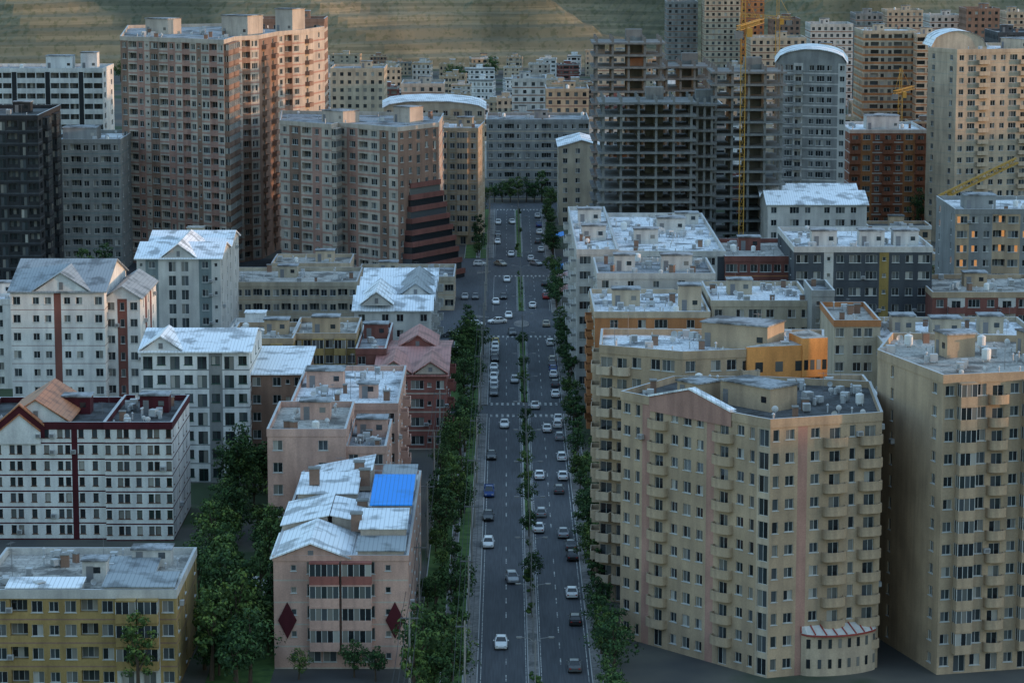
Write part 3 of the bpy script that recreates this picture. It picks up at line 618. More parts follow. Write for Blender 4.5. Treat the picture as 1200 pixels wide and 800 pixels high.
def lattice(mb,p,q,w,n,mi=0,t=.05):
    p=Vector(p);q=Vector(q);d=(q-p).normalized();u=Vector((0,0,1)) if abs(d.z)<.9 else Vector((1,0,0));x=d.cross(u).normalized()*w/2;y=d.cross(x).normalized()*w/2
    c=[x+y,-x+y,-x-y,x-y]
    for k in c: mb.beam(p+k,q+k,t*2.2,mi)
    for i in range(n):
        a=p.lerp(q,i/n);b2=p.lerp(q,(i+1)/n)
        for j in range(4): mb.beam(a+c[j],b2+c[(j+1)%4],t,mi);mb.beam(a+c[j],a+c[(j+1)%4],t,mi)
def tower_crane(u,D,v,ang,jib,label,mw=1.1):
    z=Z(v,D);x=X(u,D,z);root=ob('tower_crane',None,None,(x,D,0));thing(root,label,'crane')
    mb=MB();lattice(mb,(0,0,0),(0,0,z-8),mw,int(z/2.6));ob('mast',mb.mesh('mast',[YEL]),root)
    c,s=math.cos(ang),math.sin(ang)
    mb=MB();lattice(mb,(0,0,z-8),(c*jib,s*jib,z-8),1.0,int(jib/2));ob('jib',mb.mesh('jib',[YEL]),root)
    mb=MB();lattice(mb,(0,0,z-8),(-c*9,-s*9,z-8),1.0,5);ob('counter_jib',mb.mesh('cjib',[YEL]),root)
    mb=MB();lattice(mb,(0,0,z-8),(0,0,z),.8,4);mb.beam((0,0,z),(c*jib*.7,s*jib*.7,z-7),.08);mb.beam((0,0,z),(-c*8,-s*8,z-7),.08);ob('tower_head',mb.mesh('head',[YEL]),root)
    mb=MB();mb.box(-c*8-1,-c*8+1,-s*8-1,-s*8+1,z-10.5,z-8.8);ob('counterweight',mb.mesh('cw',[W['conc']]),root)
    mb=MB();mb.box(.8,2.1,-.8,.8,z-10.5,z-8.4);ob('cab',mb.mesh('cab',[YEL]),root)
tower_crane(872,680,-8,1.35,34,'yellow lattice tower crane beside unfinished frames')
tower_crane(912,1000,-6,2.0,26,'orange yellow tower crane above far roofs',1.5)
tower_crane(1056,1000,80,1.2,20,'small yellow tower crane behind brick block',1.4)
D=640;zb=Z(232,D);x=X(1150,D,zb)
root=ob('mobile_crane',None,None,(x,D+35,0));thing(root,'yellow mobile crane with raised lattice boom','crane')
mb=MB();mb.box(-4,4,-1.4,1.4,.6,2.4);mb.box(-1.5,2,-1.2,1.2,2.4,4.2)
ob('carrier',mb.mesh('carrier',[YEL]),root)
mb=MB()
for i in range(4):
    for s in(-1.4,1.1): mb.tube([(-3+i*2,s,.6),(-3+i*2,s+.35,.6)],[.6,.6],12)
ob('wheels',mb.mesh('wheels',[FR_D]),root)
mb=MB();zt=Z(188,D+35);lattice(mb,(0,0,4),(2,0,20),1.3,8,t=.14);lattice(mb,(-4,0,zt-9),(X(1192,D+35,zt)-x,0,zt),1.2,10,t=.14);mb.beam((2,0,20),(-2,0,zt-7.4),.9);ob('boom',mb.mesh('boom',[YEL]),root)

# ------------------------------------------------------------ filler houses
def housemesh(w,d,h,c,c2,rm):
    mb=MB();lp=[(-w/2,-d/2),(w/2,-d/2),(w/2,d/2),(-w/2,d/2)]
    nf=max(1,round(h/3.1));
    for i in range(4):
        a=lp[i];b_=lp[(i+1)%4];facade(mb,a,b_,nf,h/nf,expand(R.choice(('w*','wl*','wwW*','w.w*')),math.dist(a,b_)) if i!=2 else '.','0',(.25,1),[],[],3)
    mb.poly([(x,y,h) for x,y in lp],2)
    o=inset(lp,-.12);q=inset(lp,.3)
    for i in range(4):
        j=(i+1)%4
        mb.poly([(*o[i],h-.2),(*o[j],h-.2),(*o[j],h+.8),(*o[i],h+.8)],1);mb.poly([(*q[j],h),(*q[i],h),(*q[i],h+.8),(*q[j],h+.8)],0);mb.poly([(*o[i],h+.8),(*o[j],h+.8),(*q[j],h+.8),(*q[i],h+.8)],1)
    mb.box(-2,2,0,3.5,h,h+2.7,0);mb.box(-2.2,2.2,-.2,3.7,h+2.7,h+2.9,2)
    for _ in range(5):
        a,b_=R.uniform(-w/2+1.5,w/2-1.5),R.uniform(-d/2+1.5,-1);s=R.uniform(.4,.8);mb.box(a-s,a+s,b_-s,b_+s,h,h+R.uniform(.6,1.5),4)
    return mb.mesh('house',[W[c],W[c2],RM[rm],PANE,GALV])
hv=[]
for i in range(20):
    hv.append((R.uniform(9,20),R.uniform(10,17),R.uniform(6,15)))
HV=[(w,d,h,housemesh(w,d,h,R.choice(('cream','tan2','offw','offw','lpink','tan','redbr','cream','white','grey','brown')),R.choice(('tan','offw','cream','grey')),R.choice(('white','beige','white','grey','beige','dark')))) for w,d,h in hv]
def clear(x,y,r):
    for q in POLYS:
        xs=[p[0] for p in q];ys=[p[1] for p in q]
        if min(xs)-r<x<max(xs)+r and min(ys)-r<y<max(ys)+r: return False
    return True
nh=0
def addhouse(x,y,vi,rz=0,sc=1,sx=1):
    global nh
    w,d,h,me=HV[vi];w*=sx;d*=sx
    o=ob('house',me,None,(x,y,0),rz,(sx,sx,sc));thing(o,'low flat roofed city house with parapet and roof clutter','house','low houses of the district');nh+=1
    POLYS.append([(x-w/2,y-d/2),(x+w/2,y-d/2),(x+w/2,y+d/2),(x-w/2,y+d/2)])
for (u,y) in ((520,880),(400,900),(330,900),(250,900),(180,900),(100,905),(20,900),(60,800),(300,560),(230,690),(120,600),(80,620),(960,610),(1030,600),(1060,650),(1110,700),(1050,760),(1090,900),(1180,720),(940,740),(960,900),(1020,960),(760,880),(720,910),(870,880),(1140,580),(110,660),(40,640),(250,650),(1000,720),(1180,480)):
    xx=X(u,y)
    if clear(xx,y,9): addhouse(xx,y,R.randrange(20))
y=1010
while y<1650:
    x=-.115*y-3+R.uniform(0,8)
    while x<(.12 if y>1300 else .19)*y:
        xx=x+R.uniform(-2,2);yy=y+R.uniform(-9,9);s=R.uniform(.6,.95) if y>1100 else R.uniform(.8,1.05)
        if clear(xx,yy,6) and R.random()<.95 and nh<299: addhouse(xx,yy,R.randrange(20),R.uniform(-.15,.15),R.uniform(.65,1.1)*(1.15 if y<1150 else .95),s)
        x+=R.uniform(14,18)
    y+=31+ (y-900)*.065

# ------------------------------------------------------------ ground & roads
def struct(o): o['kind']='structure';return o
GM,n,l,b=base('ground_earth_asphalt',.95)
a=noise_node(n,l,.03,(1,1,1),6);ra=ramp(n,l,a.outputs[0],[(.4,(.06,.06,.06)),(.52,(.1,.095,.08)),(.6,(.035,.055,.025))]);l.new(ra.outputs[0],b.inputs['Base Color'])
AS,n,l,b=base('asphalt',.8)
a=noise_node(n,l,.12,(1,.25,1),6);ra=ramp(n,l,a.outputs[0],[(.3,(.045,.05,.058)),(.7,(.088,.094,.105))])
f=noise_node(n,l,3,(1.6,.05,1),3);rf=ramp(n,l,f.outputs[0],[(.35,(.78,)*3),(.65,(1.12,)*3)])
l.new(mixc(n,l,'MULTIPLY',1.0,ra.outputs[0],rf.outputs[0]),b.inputs['Base Color'])
PV=roofmat('paving',(.22,.21,.2),(.13,.13,.125),.45,.8);KB=plain('kerb_concrete',(.4,.4,.39),.9)
MK,n,l,b=base('road_paint',.85);a=noise_node(n,l,1.2,(1,1,1),5);ra=ramp(n,l,a.outputs[0],[(.4,(.14,.145,.15)),(.56,(.5,.5,.47))]);l.new(ra.outputs[0],b.inputs['Base Color'])
GR,n,l,b=base('grass',1.0);a=noise_node(n,l,.5,(1,1,1),6);ra=ramp(n,l,a.outputs[0],[(.35,(.03,.07,.02)),(.6,(.075,.14,.035)),(.75,(.1,.09,.055))]);l.new(ra.outputs[0],b.inputs['Base Color'])
def sheet(name,x0,x1,y0,y1,z,m):
    mb=MB();mb.poly([(x0,y0,z),(x1,y0,z),(x1,y1,z),(x0,y1,z)]);return struct(ob(name,mb.mesh(name,[m])))
def slab(name,x0,x1,y0,y1,z,m):
    mb=MB();mb.box(x0,x1,y0,y1,-.05,z);mb.box(x0-.12,x0-.001,y0,y1,-.05,z+.02,1);mb.box(x1+.001,x1+.12,y0,y1,-.05,z+.02,1);return struct(ob(name,mb.mesh(name,[m,KB])))
sheet('ground',-1500,1500,-200,3200,0,GM)
XL,XR,XM=-3.7,10.7,3.4
sheet('road',XL,XR,150,912,.004,AS)
JN=[(536,8),(752,34),(648,34),(905,18)]
for i,(y,w) in enumerate(JN): sheet('road',XR,160,y-w/2,y+w/2,.004,AS);sheet('road',-160,XL,y-w/2,y+w/2,.004,AS)
cuts=[150]+sum([[y-w/2-1,y+w/2+1] for y,w in sorted(JN)],[])
for i in range(0,len(cuts)-1,2):
    y0,y1=cuts[i],cuts[i+1]
    if y1-y0<3: continue
    slab('pavement',XR+.15,XR+2.6,y0,y1,.13,PV)
    slab('median',XM-.65,XM+.65,y0+3,y1-3,.14,GR if 405<y0 or i>0 else PV)
    if y0>640 and y1<760: sheet('parking_lot',-28,XL-.01,y0-1,y1+1,.004,AS);continue
    slab('pavement',XL-1.7,XL-.15,y0,y1,.13,PV)
    slab('lawn',-11.6,XL-2.0,y0,y1,.1,GR)
    slab('path',-8.4,-7.5,y0,y1,.115,PV)
slab('median',XM-.5,XM+.5,430,526,.16,GR)
def island(pts):
    mb=MB();n=len(pts)
    for i in range(n): j=(i+1)%n;mb.poly([(*pts[i],0),(*pts[j],0),(*pts[j],.15),(*pts[i],.15)],1)
    mb.poly([(*p,.15) for p in pts],0);struct(ob('traffic_island',mb.mesh('island',[PV,KB])))
for j,w in JN[1:3]:
    for sx in(-1,1):
        for sy in(-1,1):
            x=XM+sx*9.5;y=j+sy*w*.33;island([(x-1.8,y-1),(x+1.8,y-1),(x+1.8*sx,y+sy*3.2)] if sy>0 else [(x+1.8*sx,y-3.2),(x+1.8,y+1),(x-1.8,y+1)])
island([(XM+1.8*math.cos(k*math.pi/8),648+5*math.sin(k*math.pi/8)) for k in range(16)])
mb=MB()
zm=.009
def mk(x0,x1,y0,y1): mb.poly([(x0,y0,zm),(x1,y0,zm),(x1,y1,zm),(x0,y1,zm)])
for xx in ((XL+XM-.75)/2+.4,(XM+.75+XR)/2-.5):
    y=200
    while y<900:
        if all(abs(y-j)>w/2+5 for j,w in JN) and R.random()<.8: mk(xx-.07,xx+.07,y,y+3)
        y+=8
for xx in (XL+.35,XM-.98,XM+.98,XR-.35):
    for i in range(0,len(cuts)-1,2): mk(xx-.05,xx+.05,cuts[i]+3,cuts[i+1]-3)
for j,w,ss in ((536,8,(-1,1)),(752,34,(-1,)),(648,34,(-1,)),(905,18,(-1,))):
    for s in ss:
        yc=j+s*(w/2+2.3);x=XL+.5
        while x<XR-.4: mk(x,x+.45,yc-1.4,yc+1.4);x+=1.05
struct(ob('road_marking',mb.mesh('marking',[MK])))
sheet('lawn',-38,-29.8,330,470,.02,GR);sheet('lawn',-60,-38,366,410,.02,GR)
sheet('parking_lot',-28,-12,596,630,.008,AS)
# ------------------------------------------------------------ hills
HM,n,l,b=base('hill_soil',1.0)
a=noise_node(n,l,.0035,(1,.6,1),8);ra=ramp(n,l,a.outputs[0],[(.38,(.14,.14,.1)),(.5,(.19,.17,.12)),(.62,(.29,.225,.15))])
t1=noise_node(n,l,1.0,(.004,.0015,.22),5);rw=ramp(n,l,t1.outputs[0],[(.44,(.66,.68,.66)),(.5,(1.04,1.03,1)),(.56,(.82,.83,.8))])
t2=noise_node(n,l,1.0,(.02,.004,.012),7);r2=ramp(n,l,t2.outputs[0],[(.42,(.62,.66,.63)),(.54,(1.08,1.06,1.0))])
f=noise_node(n,l,.35,(1,.3,1),4);rf=ramp(n,l,f.outputs[0],[(.38,(.5,.6,.48)),(.46,(1,1,1))])
x=mixc(n,l,'MULTIPLY',.9,ra.outputs[0],rw.outputs[0]);x=mixc(n,l,'MULTIPLY',.9,x,r2.outputs[0]);x=mixc(n,l,'MULTIPLY',.6,x,rf.outputs[0]);l.new(x,b.inputs['Base Color'])
def hh(x,y):
    t=y-1655-20*math.sin(x*.006)
    if t<0: return -1
    r=1-abs(noise.noise(Vector((x*.006+y*.0055,y*.0026,.3))))*2.8
    g=noise.fractal(Vector((x*.012+.25*y*.012,y*.006,1.7)),1.0,2.0,5)
    s=min(t/200,1)
    h=t*.30+ s*75*r + s*8*g
    q=h/7.5;fq=q-math.floor(q)
    return (math.floor(q)+ (fq*.35 if fq<.6 else .21+(fq-.6)*1.975))*7.5-1
NX,NY=300,300;vs=[];fs=[]
for j in range(NY):
    y=1640+ (j/NY)**1.4*1500
    for i in range(NX): x=-800+1700*i/(NX-1);vs.append((x,y,hh(x,y)))
for j in range(NY-1):
    for i in range(NX-1): k=j*NX+i;fs.append((k,k+1,k+NX+1,k+NX))
me=bpy.data.meshes.new('hill');me.from_pydata(vs,[],fs);me.materials.append(HM);struct(ob('hill',me))
vs=[];fs=[];NX,NY=12,100  # unseen hill shape added on the right to shade the lower walls
for j in range(NY):
    y=-500+1750*j/(NY-1)
    top=79-max(0,(y-420))*.03+5*noise.noise(Vector((y*.012,0,5)))+34*math.exp(-((y-598)/34)**2)
    if y>900: top-= (y-900)*.12
    for i in range(NX):
        x=420+300*i/(NX-1);s=math.sin(math.pi*i/(NX-1));vs.append((x,y,max(top,8)*s**.8-1))
for j in range(NY-1):
    for i in range(NX-1): k=j*NX+i;fs.append((k,k+1,k+NX+1,k+NX))
me=bpy.data.meshes.new('shade_ridge');me.from_pydata(vs,[],fs);me.materials.append(HM);struct(ob('unseen_shade_ridge',me))

# ------------------------------------------------------------ trees
LF=[]
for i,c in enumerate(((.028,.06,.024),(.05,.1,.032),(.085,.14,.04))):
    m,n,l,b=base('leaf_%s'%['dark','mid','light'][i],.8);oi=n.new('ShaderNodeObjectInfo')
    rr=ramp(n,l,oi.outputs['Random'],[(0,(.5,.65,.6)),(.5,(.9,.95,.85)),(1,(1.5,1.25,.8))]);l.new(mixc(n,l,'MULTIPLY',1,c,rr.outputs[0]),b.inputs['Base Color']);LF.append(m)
BK=plain('bark',(.07,.05,.035),.95)
def treemesh(h,r,tall=1.0,cl=26,seed=0):
    q=random.Random(seed);tb=MB();lean=(q.uniform(-.3,.3),q.uniform(-.3,.3))
    tb.tube([(0,0,0),(lean[0]*.5,lean[1]*.5,h*.3),(lean[0],lean[1],h*.75)],[h*.028,h*.02,h*.006],7)
    cb=MB();cs=[]
    for i in range(cl):
        while 1:
            a=Vector((q.uniform(-1,1),q.uniform(-1,1),q.uniform(-1,1)))
            if .25<a.length<1: break
        wz=1-.35*max(a.z,0)
        cs.append(Vector((a.x*r*wz+lean[0],a.y*r*wz+lean[1],h*.62+a.z*h*.36*tall)))
    for i in range(6):
        c=cs[i];s=Vector((lean[0]*.6,lean[1]*.6,h*(.28+.06*i)));tb.tube([s,s.lerp(c,.5)+Vector((0,0,-.1)),c],[h*.011,h*.008,h*.003],5)
    for c in cs:
        rc=r*q.uniform(.28,.48)
        for k in range(46):
            d=Vector((q.gauss(0,1),q.gauss(0,1),q.gauss(0,1))).normalized()*rc*q.uniform(.5,1.05);d.z*=.75;p_=c+d
            n1=(d.normalized()+Vector((q.uniform(-.6,.6),q.uniform(-.6,.6),q.uniform(-.2,.9)))).normalized();x=n1.orthogonal().normalized();x.rotate(Matrix.Rotation(q.uniform(0,6.3),3,n1));y=n1.cross(x);s=q.uniform(.13,.26)
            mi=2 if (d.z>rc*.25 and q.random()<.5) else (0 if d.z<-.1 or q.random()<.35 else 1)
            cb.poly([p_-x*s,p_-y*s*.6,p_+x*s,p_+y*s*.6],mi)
    return tb.mesh('trunk',[BK]),cb.mesh('crown',LF)
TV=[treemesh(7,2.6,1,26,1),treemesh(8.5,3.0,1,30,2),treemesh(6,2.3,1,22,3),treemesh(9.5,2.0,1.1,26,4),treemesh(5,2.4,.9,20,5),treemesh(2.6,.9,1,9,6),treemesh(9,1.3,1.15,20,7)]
def tree(x,y,vi,s=1,label='broad leafy street tree with dark green crown',grp='street trees',name='street_tree'):
    t,c=TV[vi];o=ob(name,None,None,(x,y,0),R.uniform(0,6.3),(s,s,s*R.uniform(.85,1.2)));o.empty_display_size=1;thing(o,label,'tree',grp)
    ob('trunk',t,o);ob('crown',c,o)
def ok(x,y,m=1.5):
    for q in POLYS:
        if inside((x,y),inset(q,-m)): return False
    return not any(abs(y-j)<w/2+1 for j,w in JN)
y=300
while y<880:
    if ok(12.9,y,0.1) and R.random()<.85: tree(12.3+R.uniform(-.4,.8),y,R.choice((0,2,4,3,6)),R.uniform(.6,1.05))
    y+=R.uniform(4.5,8.5)
y=322
while y<890:
    if not 668<y<735:
        for xc in ((-10.6,-7.6) if y<600 else (-8.8,)):
            xx=xc+R.uniform(-1.0,1.2)
            if ok(xx,y,.5) and R.random()<(.74 if y<500 else .6): tree(xx,y+R.uniform(-2,2),R.choice((0,1,2,3,4,4,5,6)),R.uniform(.5,1.25),'leafy tree in the grass strip beside the road','park trees','park_tree')
    y+=R.uniform(3.8,7.0)
for y in (393,428,446,463,478,492,508,520,560,585,610): tree(XM,y+R.uniform(-3,3),R.choice((0,2,4)),R.uniform(.5,.72),'round tree planted in the road median','median trees','median_tree')
y=300
while y<880:
    if ok(XM,y,0) and R.random()<(.4 if 425<y<525 else .2): tree(XM+R.uniform(-.2,.2),y,5,R.uniform(.5,1.0),'small clipped shrub planted in the road median','median shrubs','median_shrub')
    y+=R.uniform(2.6,6)
c=0
while c<95:
    x,y=R.uniform(-46,-30),R.uniform(335,500)
    if ok(x,y,1.2): tree(x,y,R.choice((0,1,2,3,4,6)),R.uniform(.8,1.4),'dense courtyard tree between apartment blocks','courtyard trees','courtyard_tree')
    c+=1
for (u,y,s) in ((415,346,.7),(440,344,.8),(350,345,.5),(555,560,1),(560,600,1),(495,345,.9),(508,338,1.0),(530,342,.9)): tree(X(u,y),y,R.randrange(3),s,'tree standing in front of the pink house','courtyard trees','courtyard_tree')
c=0
while c<110:
    x,y=R.uniform(-1,1),R.uniform(600,1100);x*=.18*y
    if ok(x,y,2) and not -29<x<11.2: tree(x,y,R.randrange(5),R.uniform(.9,1.4),'tree growing between apartment blocks','neighbourhood trees','neighbourhood_tree')
    c+=1
c=0
while c<50:
    x,y=R.uniform(-1,1),R.uniform(1050,1600);x*=.18*y
    if ok(x,y,2): tree(x,y,R.randrange(3),R.uniform(1.2,1.9),'tree growing among low houses','neighbourhood trees','neighbourhood_tree')
    c+=1
for i in range(9): tree(XL-3+i*2.6,915.5+R.uniform(-1,1.5),R.randrange(5),R.uniform(.8,1.2))
c=0
while c<16:
    x,y=R.uniform(12.5,26),R.uniform(402,490)
    if ok(x,y,1.2): tree(x,y,R.randrange(5),R.uniform(.8,1.1))
    c+=1
for (x,y,s) in ((13.2,330,1),(13.6,343,1.1),(13.2,352,.9),(12.7,362,.9)): tree(x,y,R.randrange(3),s)

# ------------------------------------------------------------ vehicles
TYRE=plain('tyre_rubber',(.02,.02,.02),.9);GLS,n,l,b=base('car_glass',.08,0,.9);b.inputs['Base Color'].default_value=(.015,.018,.02,1)
HL=plain('headlight_lens',(.6,.6,.58),.2);TL=plain('tail_light',(.4,.02,.015),.3)
def paint(nm,c):
    m,n,l,b=base('paint_'+nm,.35,.1,.5);b.inputs['Coat Weight'].default_value=.3
    a=noise_node(n,l,2,(1,1,1),3);ra=ramp(n,l,a.outputs[0],[(.3,(.88,)*3),(.7,(1,)*3)]);l.new(mixc(n,l,'MULTIPLY',1,c,ra.outputs[0]),b.inputs['Base Color']);return m
PC={'white':paint('white',(.78,.78,.77)),'silver':paint('silver',(.32,.33,.34)),'black':paint('black',(.02,.02,.022)),'grey':paint('grey',(.1,.105,.11)),'blue':paint('blue',(.02,.06,.22)),'red':paint('red',(.3,.02,.02)),'beige':paint('beige',(.4,.36,.28)),'yellow':paint('yellow',(.55,.35,.03))}
def loft(mb,st,mi=0):
    rings=[]
    for (y,zl,zm_,zt,wl,wm,wt) in st:
        k=len(mb.v);mb.v.extend([(-wl,y,zl),(-wm,y,zm_),(-wt,y,zt),(wt,y,zt),(wm,y,zm_),(wl,y,zl)]);rings.append(k)
    for a,b2 in zip(rings,rings[1:]):
        for j in range(6): mb.f.append((a+j,a+(j+1)%6,b2+(j+1)%6,b2+j));mb.m.append(mi)
    mb.f.append(tuple(rings[0]+j for j in range(6)));mb.m.append(mi);mb.f.append(tuple(rings[-1]+j for j in range(6))[::-1]);mb.m.append(mi)
KINDS={}
wb=MB();wb.tube([(-.1,0,0),(.1,0,0)],[.31,.31],14);wb.tube([(-.115,0,0),(.115,0,0)],[.18,.18],10,1);WHM=wb.mesh('wheel',[TYRE,GALV])
def carkind(k):
    if k in KINDS: return KINDS[k]
    kind,colr=k;pm=PC[colr];mb=MB();g=MB()
    if kind=='sedan': L,b0,b1,r0,r1,top,tr=2.2,-.95,1.5,-.25,.95,1.42,.95
    elif kind=='hatch': L,b0,b1,r0,r1,top,tr=1.9,-.85,1.8,-.2,1.45,1.45,.95
    else: L,b0,b1,r0,r1,top,tr=2.35,-1.25,.15,-.75,.05,1.75,1.0
    loft(mb,[(-L,.35,.5,.58,.6,.72,.62),(-L+.12,.22,.5,.7,.74,.82,.72),(-L+.7,.2,.55,.82,.78,.86,.76),(b0,.2,.6,.93,.79,.87,.78),(0,.2,.6,.95,.8,.88,.79),(b1,.2,.6,tr,.79,.87,.77),(L-.15,.25,.6,tr-.06,.74,.83,.72),(L,.35,.55,tr-.2,.68,.76,.66)])
    bt=[(-.74,b0),(.74,b0),(.74,b1),(-.74,b1)];tp=[(-.58,r0),(.58,r0),(.58,r1),(-.58,r1)]
    for i in range(4):
        j=(i+1)%4;g.poly([(*bt[i],.93),(*bt[j],.93),(*tp[j],top-.05),(*tp[i],top-.05)])
        mb.beam((*bt[i],.93),(*tp[i],top-.04),.09)
    for s in(-1,1): mb.beam((s*.75,(b0+b1)/2,.93),(s*.595,(r0+r1)/2,top-.05),.08)
    loft(mb,[(r0-.05,top-.07,top-.04,top-.02,.58,.6,.5),(r0+.3,top-.07,top-.03,top+.02,.6,.61,.5),(r1-.3,top-.07,top-.03,top+.02,.6,.61,.5),(r1+.06,top-.07,top-.04,top-.02,.58,.6,.5)])
    for s in(-1,1): mb.box(s*.95-.08,s*.95+.08,b0+.25,b0+.4,.93,1.05)
    if kind=='pickup':
        for q in ((-.84,-.76,.25,2.3),(.76,.84,.25,2.3)): mb.box(q[0],q[1],q[2],q[3],1.0,1.45)
        mb.box(-.76,.76,2.22,2.3,1.0,1.45);mb.box(-.76,.76,.25,.33,1.0,1.45)
    h=MB();h.box(-.68,-.42,-L-.02,-L+.1,.52,.66);hm=h.mesh('hl',[HL]);t=MB();t.box(-.7,-.46,L-.1,L+.02,.6,.76);tm=t.mesh('tl',[TL])
    KINDS[k]=(mb.mesh('car_body',[pm]),g.mesh('car_glass',[GLS]),hm,tm,L);return KINDS[k]
CARS=[]
def car(x,y,kind,colr,rz=0,grp='cars on the avenue',st='driving along the avenue'):
    if any(abs(x-a)<1.8 and abs(y-b2)<4.9 for a,b2 in CARS): return
    CARS.append((x,y))
    bd,g,hm,tm,L=carkind((kind,colr))
    nm={'sedan':'saloon car','hatch':'hatchback car','pickup':'small pickup truck'}[kind]
    o=ob('pickup_truck' if kind=='pickup' else 'car',None,None,(x,y,.01),rz);o.empty_display_size=1
    thing(o,'%s %s %s'%(colr,nm,st),'pickup truck' if kind=='pickup' else 'car',grp)
    ob('body',bd,o);ob('window',g,o)
    for s in(0,1): ob('headlight',hm,o,(s*1.1,0,0));ob('tail_light',tm,o,(s*1.16,0,0))
    for s in(-.76,.76):
        for yy in(-L+.75,L-.75): ob('wheel',WHM,o,(s,yy,.31))
def rc(): return R.choices(['white','silver','black','grey','blue','red','beige','yellow'],[11,4,4,4,.6,.4,.8,.2])[0]
def rk(): return R.choice(('sedan','sedan','hatch'))
for (u,v,k,c_) in ((587,757,'sedan','white'),(600,681,'hatch','silver'),(572,608,'sedan','black'),(573,580,'pickup','blue'),(591,500,'sedan','white'),(596,372,'sedan','white'),(603,448,'hatch','silver'),(600,392,'sedan','grey'),(594,330,'hatch','white'),(599,300,'sedan','white'),(600,262,'sedan','white'),(590,350,'sedan','black'),(572,640,'hatch','white')):
    y=DD(v);car(X(u,y),y,k,c_,0 if u!=600 else .12)
for (u,v,k,c_) in ((670,698,'sedan','white'),(674,730,'hatch','black'),(673,784,'sedan','grey'),(631,622,'sedan','white'),(634,604,'hatch','silver'),(632,560,'sedan','white'),(627,478,'sedan','white'),(640,382,'sedan','beige'),(624,360,'sedan','white'),(622,305,'sedan','white'),(630,285,'hatch','grey'),(641,505,'sedan','white'),(660,628,'sedan','silver'),(655,577,'hatch','grey')):
    y=DD(v);car(X(u,y),y,k,c_,math.pi)
for xs,rz,segs in ((XL+1.1,0,((470,525,.3),(552,622,.95),(670,725,.3),(780,880,.25))),(XR-1.1,math.pi,((405,440,.3),(470,500,.35),(500,528,.8),(545,622,.55),(670,725,.3),(780,880,.2)))):
    for y0,y1,pr in segs:
        y=y0
        while y<y1:
            if all(abs(y-j)>w/2+6 for j,w in JN) and R.random()<pr: car(xs+R.uniform(-.15,.15),y,rk(),rc(),rz+R.uniform(-.03,.03),'cars parked along the kerb','parked along the kerb')
            y+=R.uniform(5.2,6.8)
for j,w in JN[1:3]:
    for k in range(5):
        s=R.choice((-1,1));car(3.4+s*R.uniform(4,26),j+R.uniform(-.35,.35)*w,rk(),rc(),R.choice((-s*math.pi/2,.6,-1.2)),'cars on the side streets','turning at the wide junction')
for k in range(24):
    x=-26+(k%8)*2.6;y=604+(k//8)*24 if k<16 else 690
    if R.random()<.75 and ok(x,y,.5): car(x,y,rk(),rc(),0,'cars in the parking lot','parked on the lot beside the junction')
for (u,v) in ((300,687),(305,697),(535,432),(530,395)):
    y=DD(v);x=X(u,y)
    if ok(x,y,.8): car(x,y,rk(),rc(),1.4,'cars parked in the courtyard','parked in the courtyard beside trees')

# ------------------------------------------------------------ street furniture
POLE=plain('pole_grey',(.25,.25,.25),.5,.4);WOOD=plain('pole_concrete',(.3,.28,.25),.9);LAMPM=plain('lamp_glass',(.5,.5,.45),.3)
mb=MB();mb.tube([(0,0,0),(0,0,9)],[.1,.06],8);LP=mb.mesh('lamp_pole',[POLE])
mb=MB();mb.tube([(0,0,8.6),(.7,0,9.2),(1.7,0,9.35)],[.045,.04,.035],6);LA=mb.mesh('lamp_arm',[POLE])
mb=MB();mb.box(1.6,2.3,-.14,.14,9.3,9.42,0);mb.box(1.7,2.2,-.1,.1,9.26,9.3,1);LH=mb.mesh('lamp_head',[POLE,LAMPM])
y=330
while y<890:
    if ok(XM,y,0):
        o=ob('street_lamp',None,None,(XM,y,.1));thing(o,'double armed grey street lamp on the median','street lamp','median street lamps')
        ob('pole',LP,o)
        for r_ in(0,math.pi): ob('arm',LA,o,(0,0,0),r_);ob('lamp_head',LH,o,(0,0,0),r_)
    y+=27
mb=MB();mb.tube([(0,0,0),(0,0,11.5)],[.16,.1],8);UP=mb.mesh('utility_pole_shaft',[WOOD])
mb=MB();mb.box(-1.1,1.1,-.06,.06,10.7,10.85)
for i in range(4): mb.tube([(-1+i*.66,0,10.85),(-1+i*.66,0,11.1)],[.05,.04],6)
UA=mb.mesh('crossarm',[STEEL])
WIRE=plain('wire_black',(.02,.02,.02),.7)
for px,ys in ((-5.1,[330+34*i for i in range(16)]),(-11.9,[334,372,412,452,492,530])):
    for y in ys:
        o=ob('utility_pole',None,None,(px,y,0));thing(o,'concrete utility pole with steel crossarm carrying wires','utility pole','utility poles along the avenue');ob('shaft',UP,o);ob('crossarm',UA,o)
    for y0,y1 in zip([ys[0]-34]+ys,ys):
        mb=MB()
        for i in range(4):
            xx=px-1+i*.66;pts=[(xx,y0+(y1-y0)*k/8,11.1-1.0*4*(k/8)*(1-k/8)) for k in range(9)];mb.tube(pts,[.028]*9,4)
        o=ob('power_line',mb.mesh('wires',[WIRE]));thing(o,'span of black overhead wires between utility poles','power line','overhead wire spans')
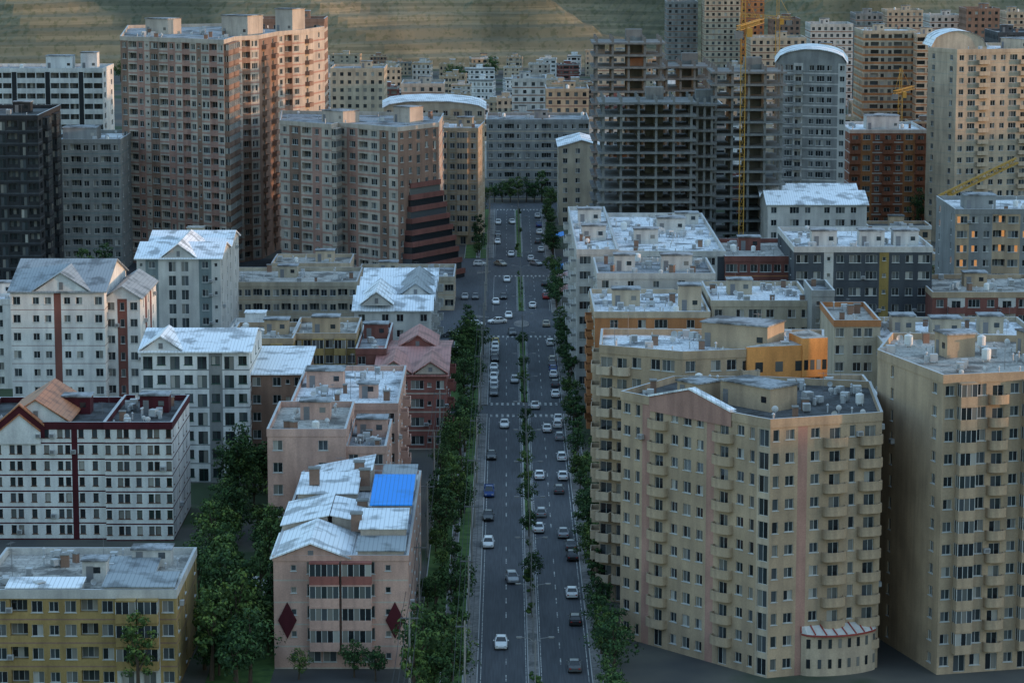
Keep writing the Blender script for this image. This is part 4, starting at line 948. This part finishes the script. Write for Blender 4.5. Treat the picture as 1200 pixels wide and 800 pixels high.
for (x,y,m,lb) in ((14.2,704,'redwhite','red and white canopy stall beside pavement'),(14.4,722,'blue','blue canopy stall beside pavement'),(14.3,790,'blue','blue shop canopy at the corner'),(14.2,680,'metalr','red shop canopy over pavement')):
    o=ob('market_canopy',None,None,(x,y,0));thing(o,lb,'canopy')
    mb=MB();mb.poly([(-1.8,-5,3.6),(1.8,-5,4.6),(1.8,5,4.6),(-1.8,5,3.6)]);mb.poly([(-1.8,-5,3.1),(-1.8,-5,3.6),(-1.8,5,3.6),(-1.8,5,3.1)]);ob('canopy_roof',mb.mesh('canopy',[RM[m]]),o)
    for a in(-1.7,1.7):
        for b2 in(-4.8,4.8):
            mb=MB();mb.tube([(a,b2,0),(a,b2,3.6)],[.05,.05],6);ob('post',mb.mesh('post',[POLE]),o)

# ------------------------------------------------------------ camera / light
cam=bpy.data.cameras.new('camera');co=bpy.data.objects.new('camera',cam);col.objects.link(co)
cam.lens=36*F/1200;cam.sensor_width=36;cam.clip_start=1;cam.clip_end=8000
co.location=(0,0,CH);co.rotation_euler=(math.pi/2-P,0,-6/F);scene.camera=co
EL=math.radians(5);AZ=math.radians(99)
sd=Vector((math.sin(AZ)*math.cos(EL),math.cos(AZ)*math.cos(EL),math.sin(EL)))
sl=bpy.data.lights.new('sun','SUN');sl.energy=2.8;sl.angle=math.radians(.6);sl.color=(1,.56,.29)
so=bpy.data.objects.new('sun',sl);so.rotation_euler=sd.to_track_quat('Z','Y').to_euler();col.objects.link(so)
w=bpy.data.worlds.new('World');scene.world=w;w.use_nodes=True
n=w.node_tree.nodes;l=w.node_tree.links;bg=n['Background'];sk=n.new('ShaderNodeTexSky');sk.sky_type='NISHITA';sk.sun_disc=False;sk.sun_elevation=EL;sk.sun_rotation=AZ;sk.altitude=1200
tc=n.new('ShaderNodeTexCoord');sx=n.new('ShaderNodeSeparateXYZ');l.new(tc.outputs['Generated'],sx.inputs[0])
rr=ramp(n,l,sx.outputs[2],[(0,(.13,.145,.155)),(.3,(.52,.55,.57)),(1,(1.0,.99,.98))])
l.new(mixc(n,l,'MULTIPLY',1.0,sk.outputs[0],rr.outputs[0]),bg.inputs[0]);bg.inputs[1].default_value=1.05
scene.view_settings.view_transform='Standard';scene.view_settings.look='None';scene.view_settings.exposure=0
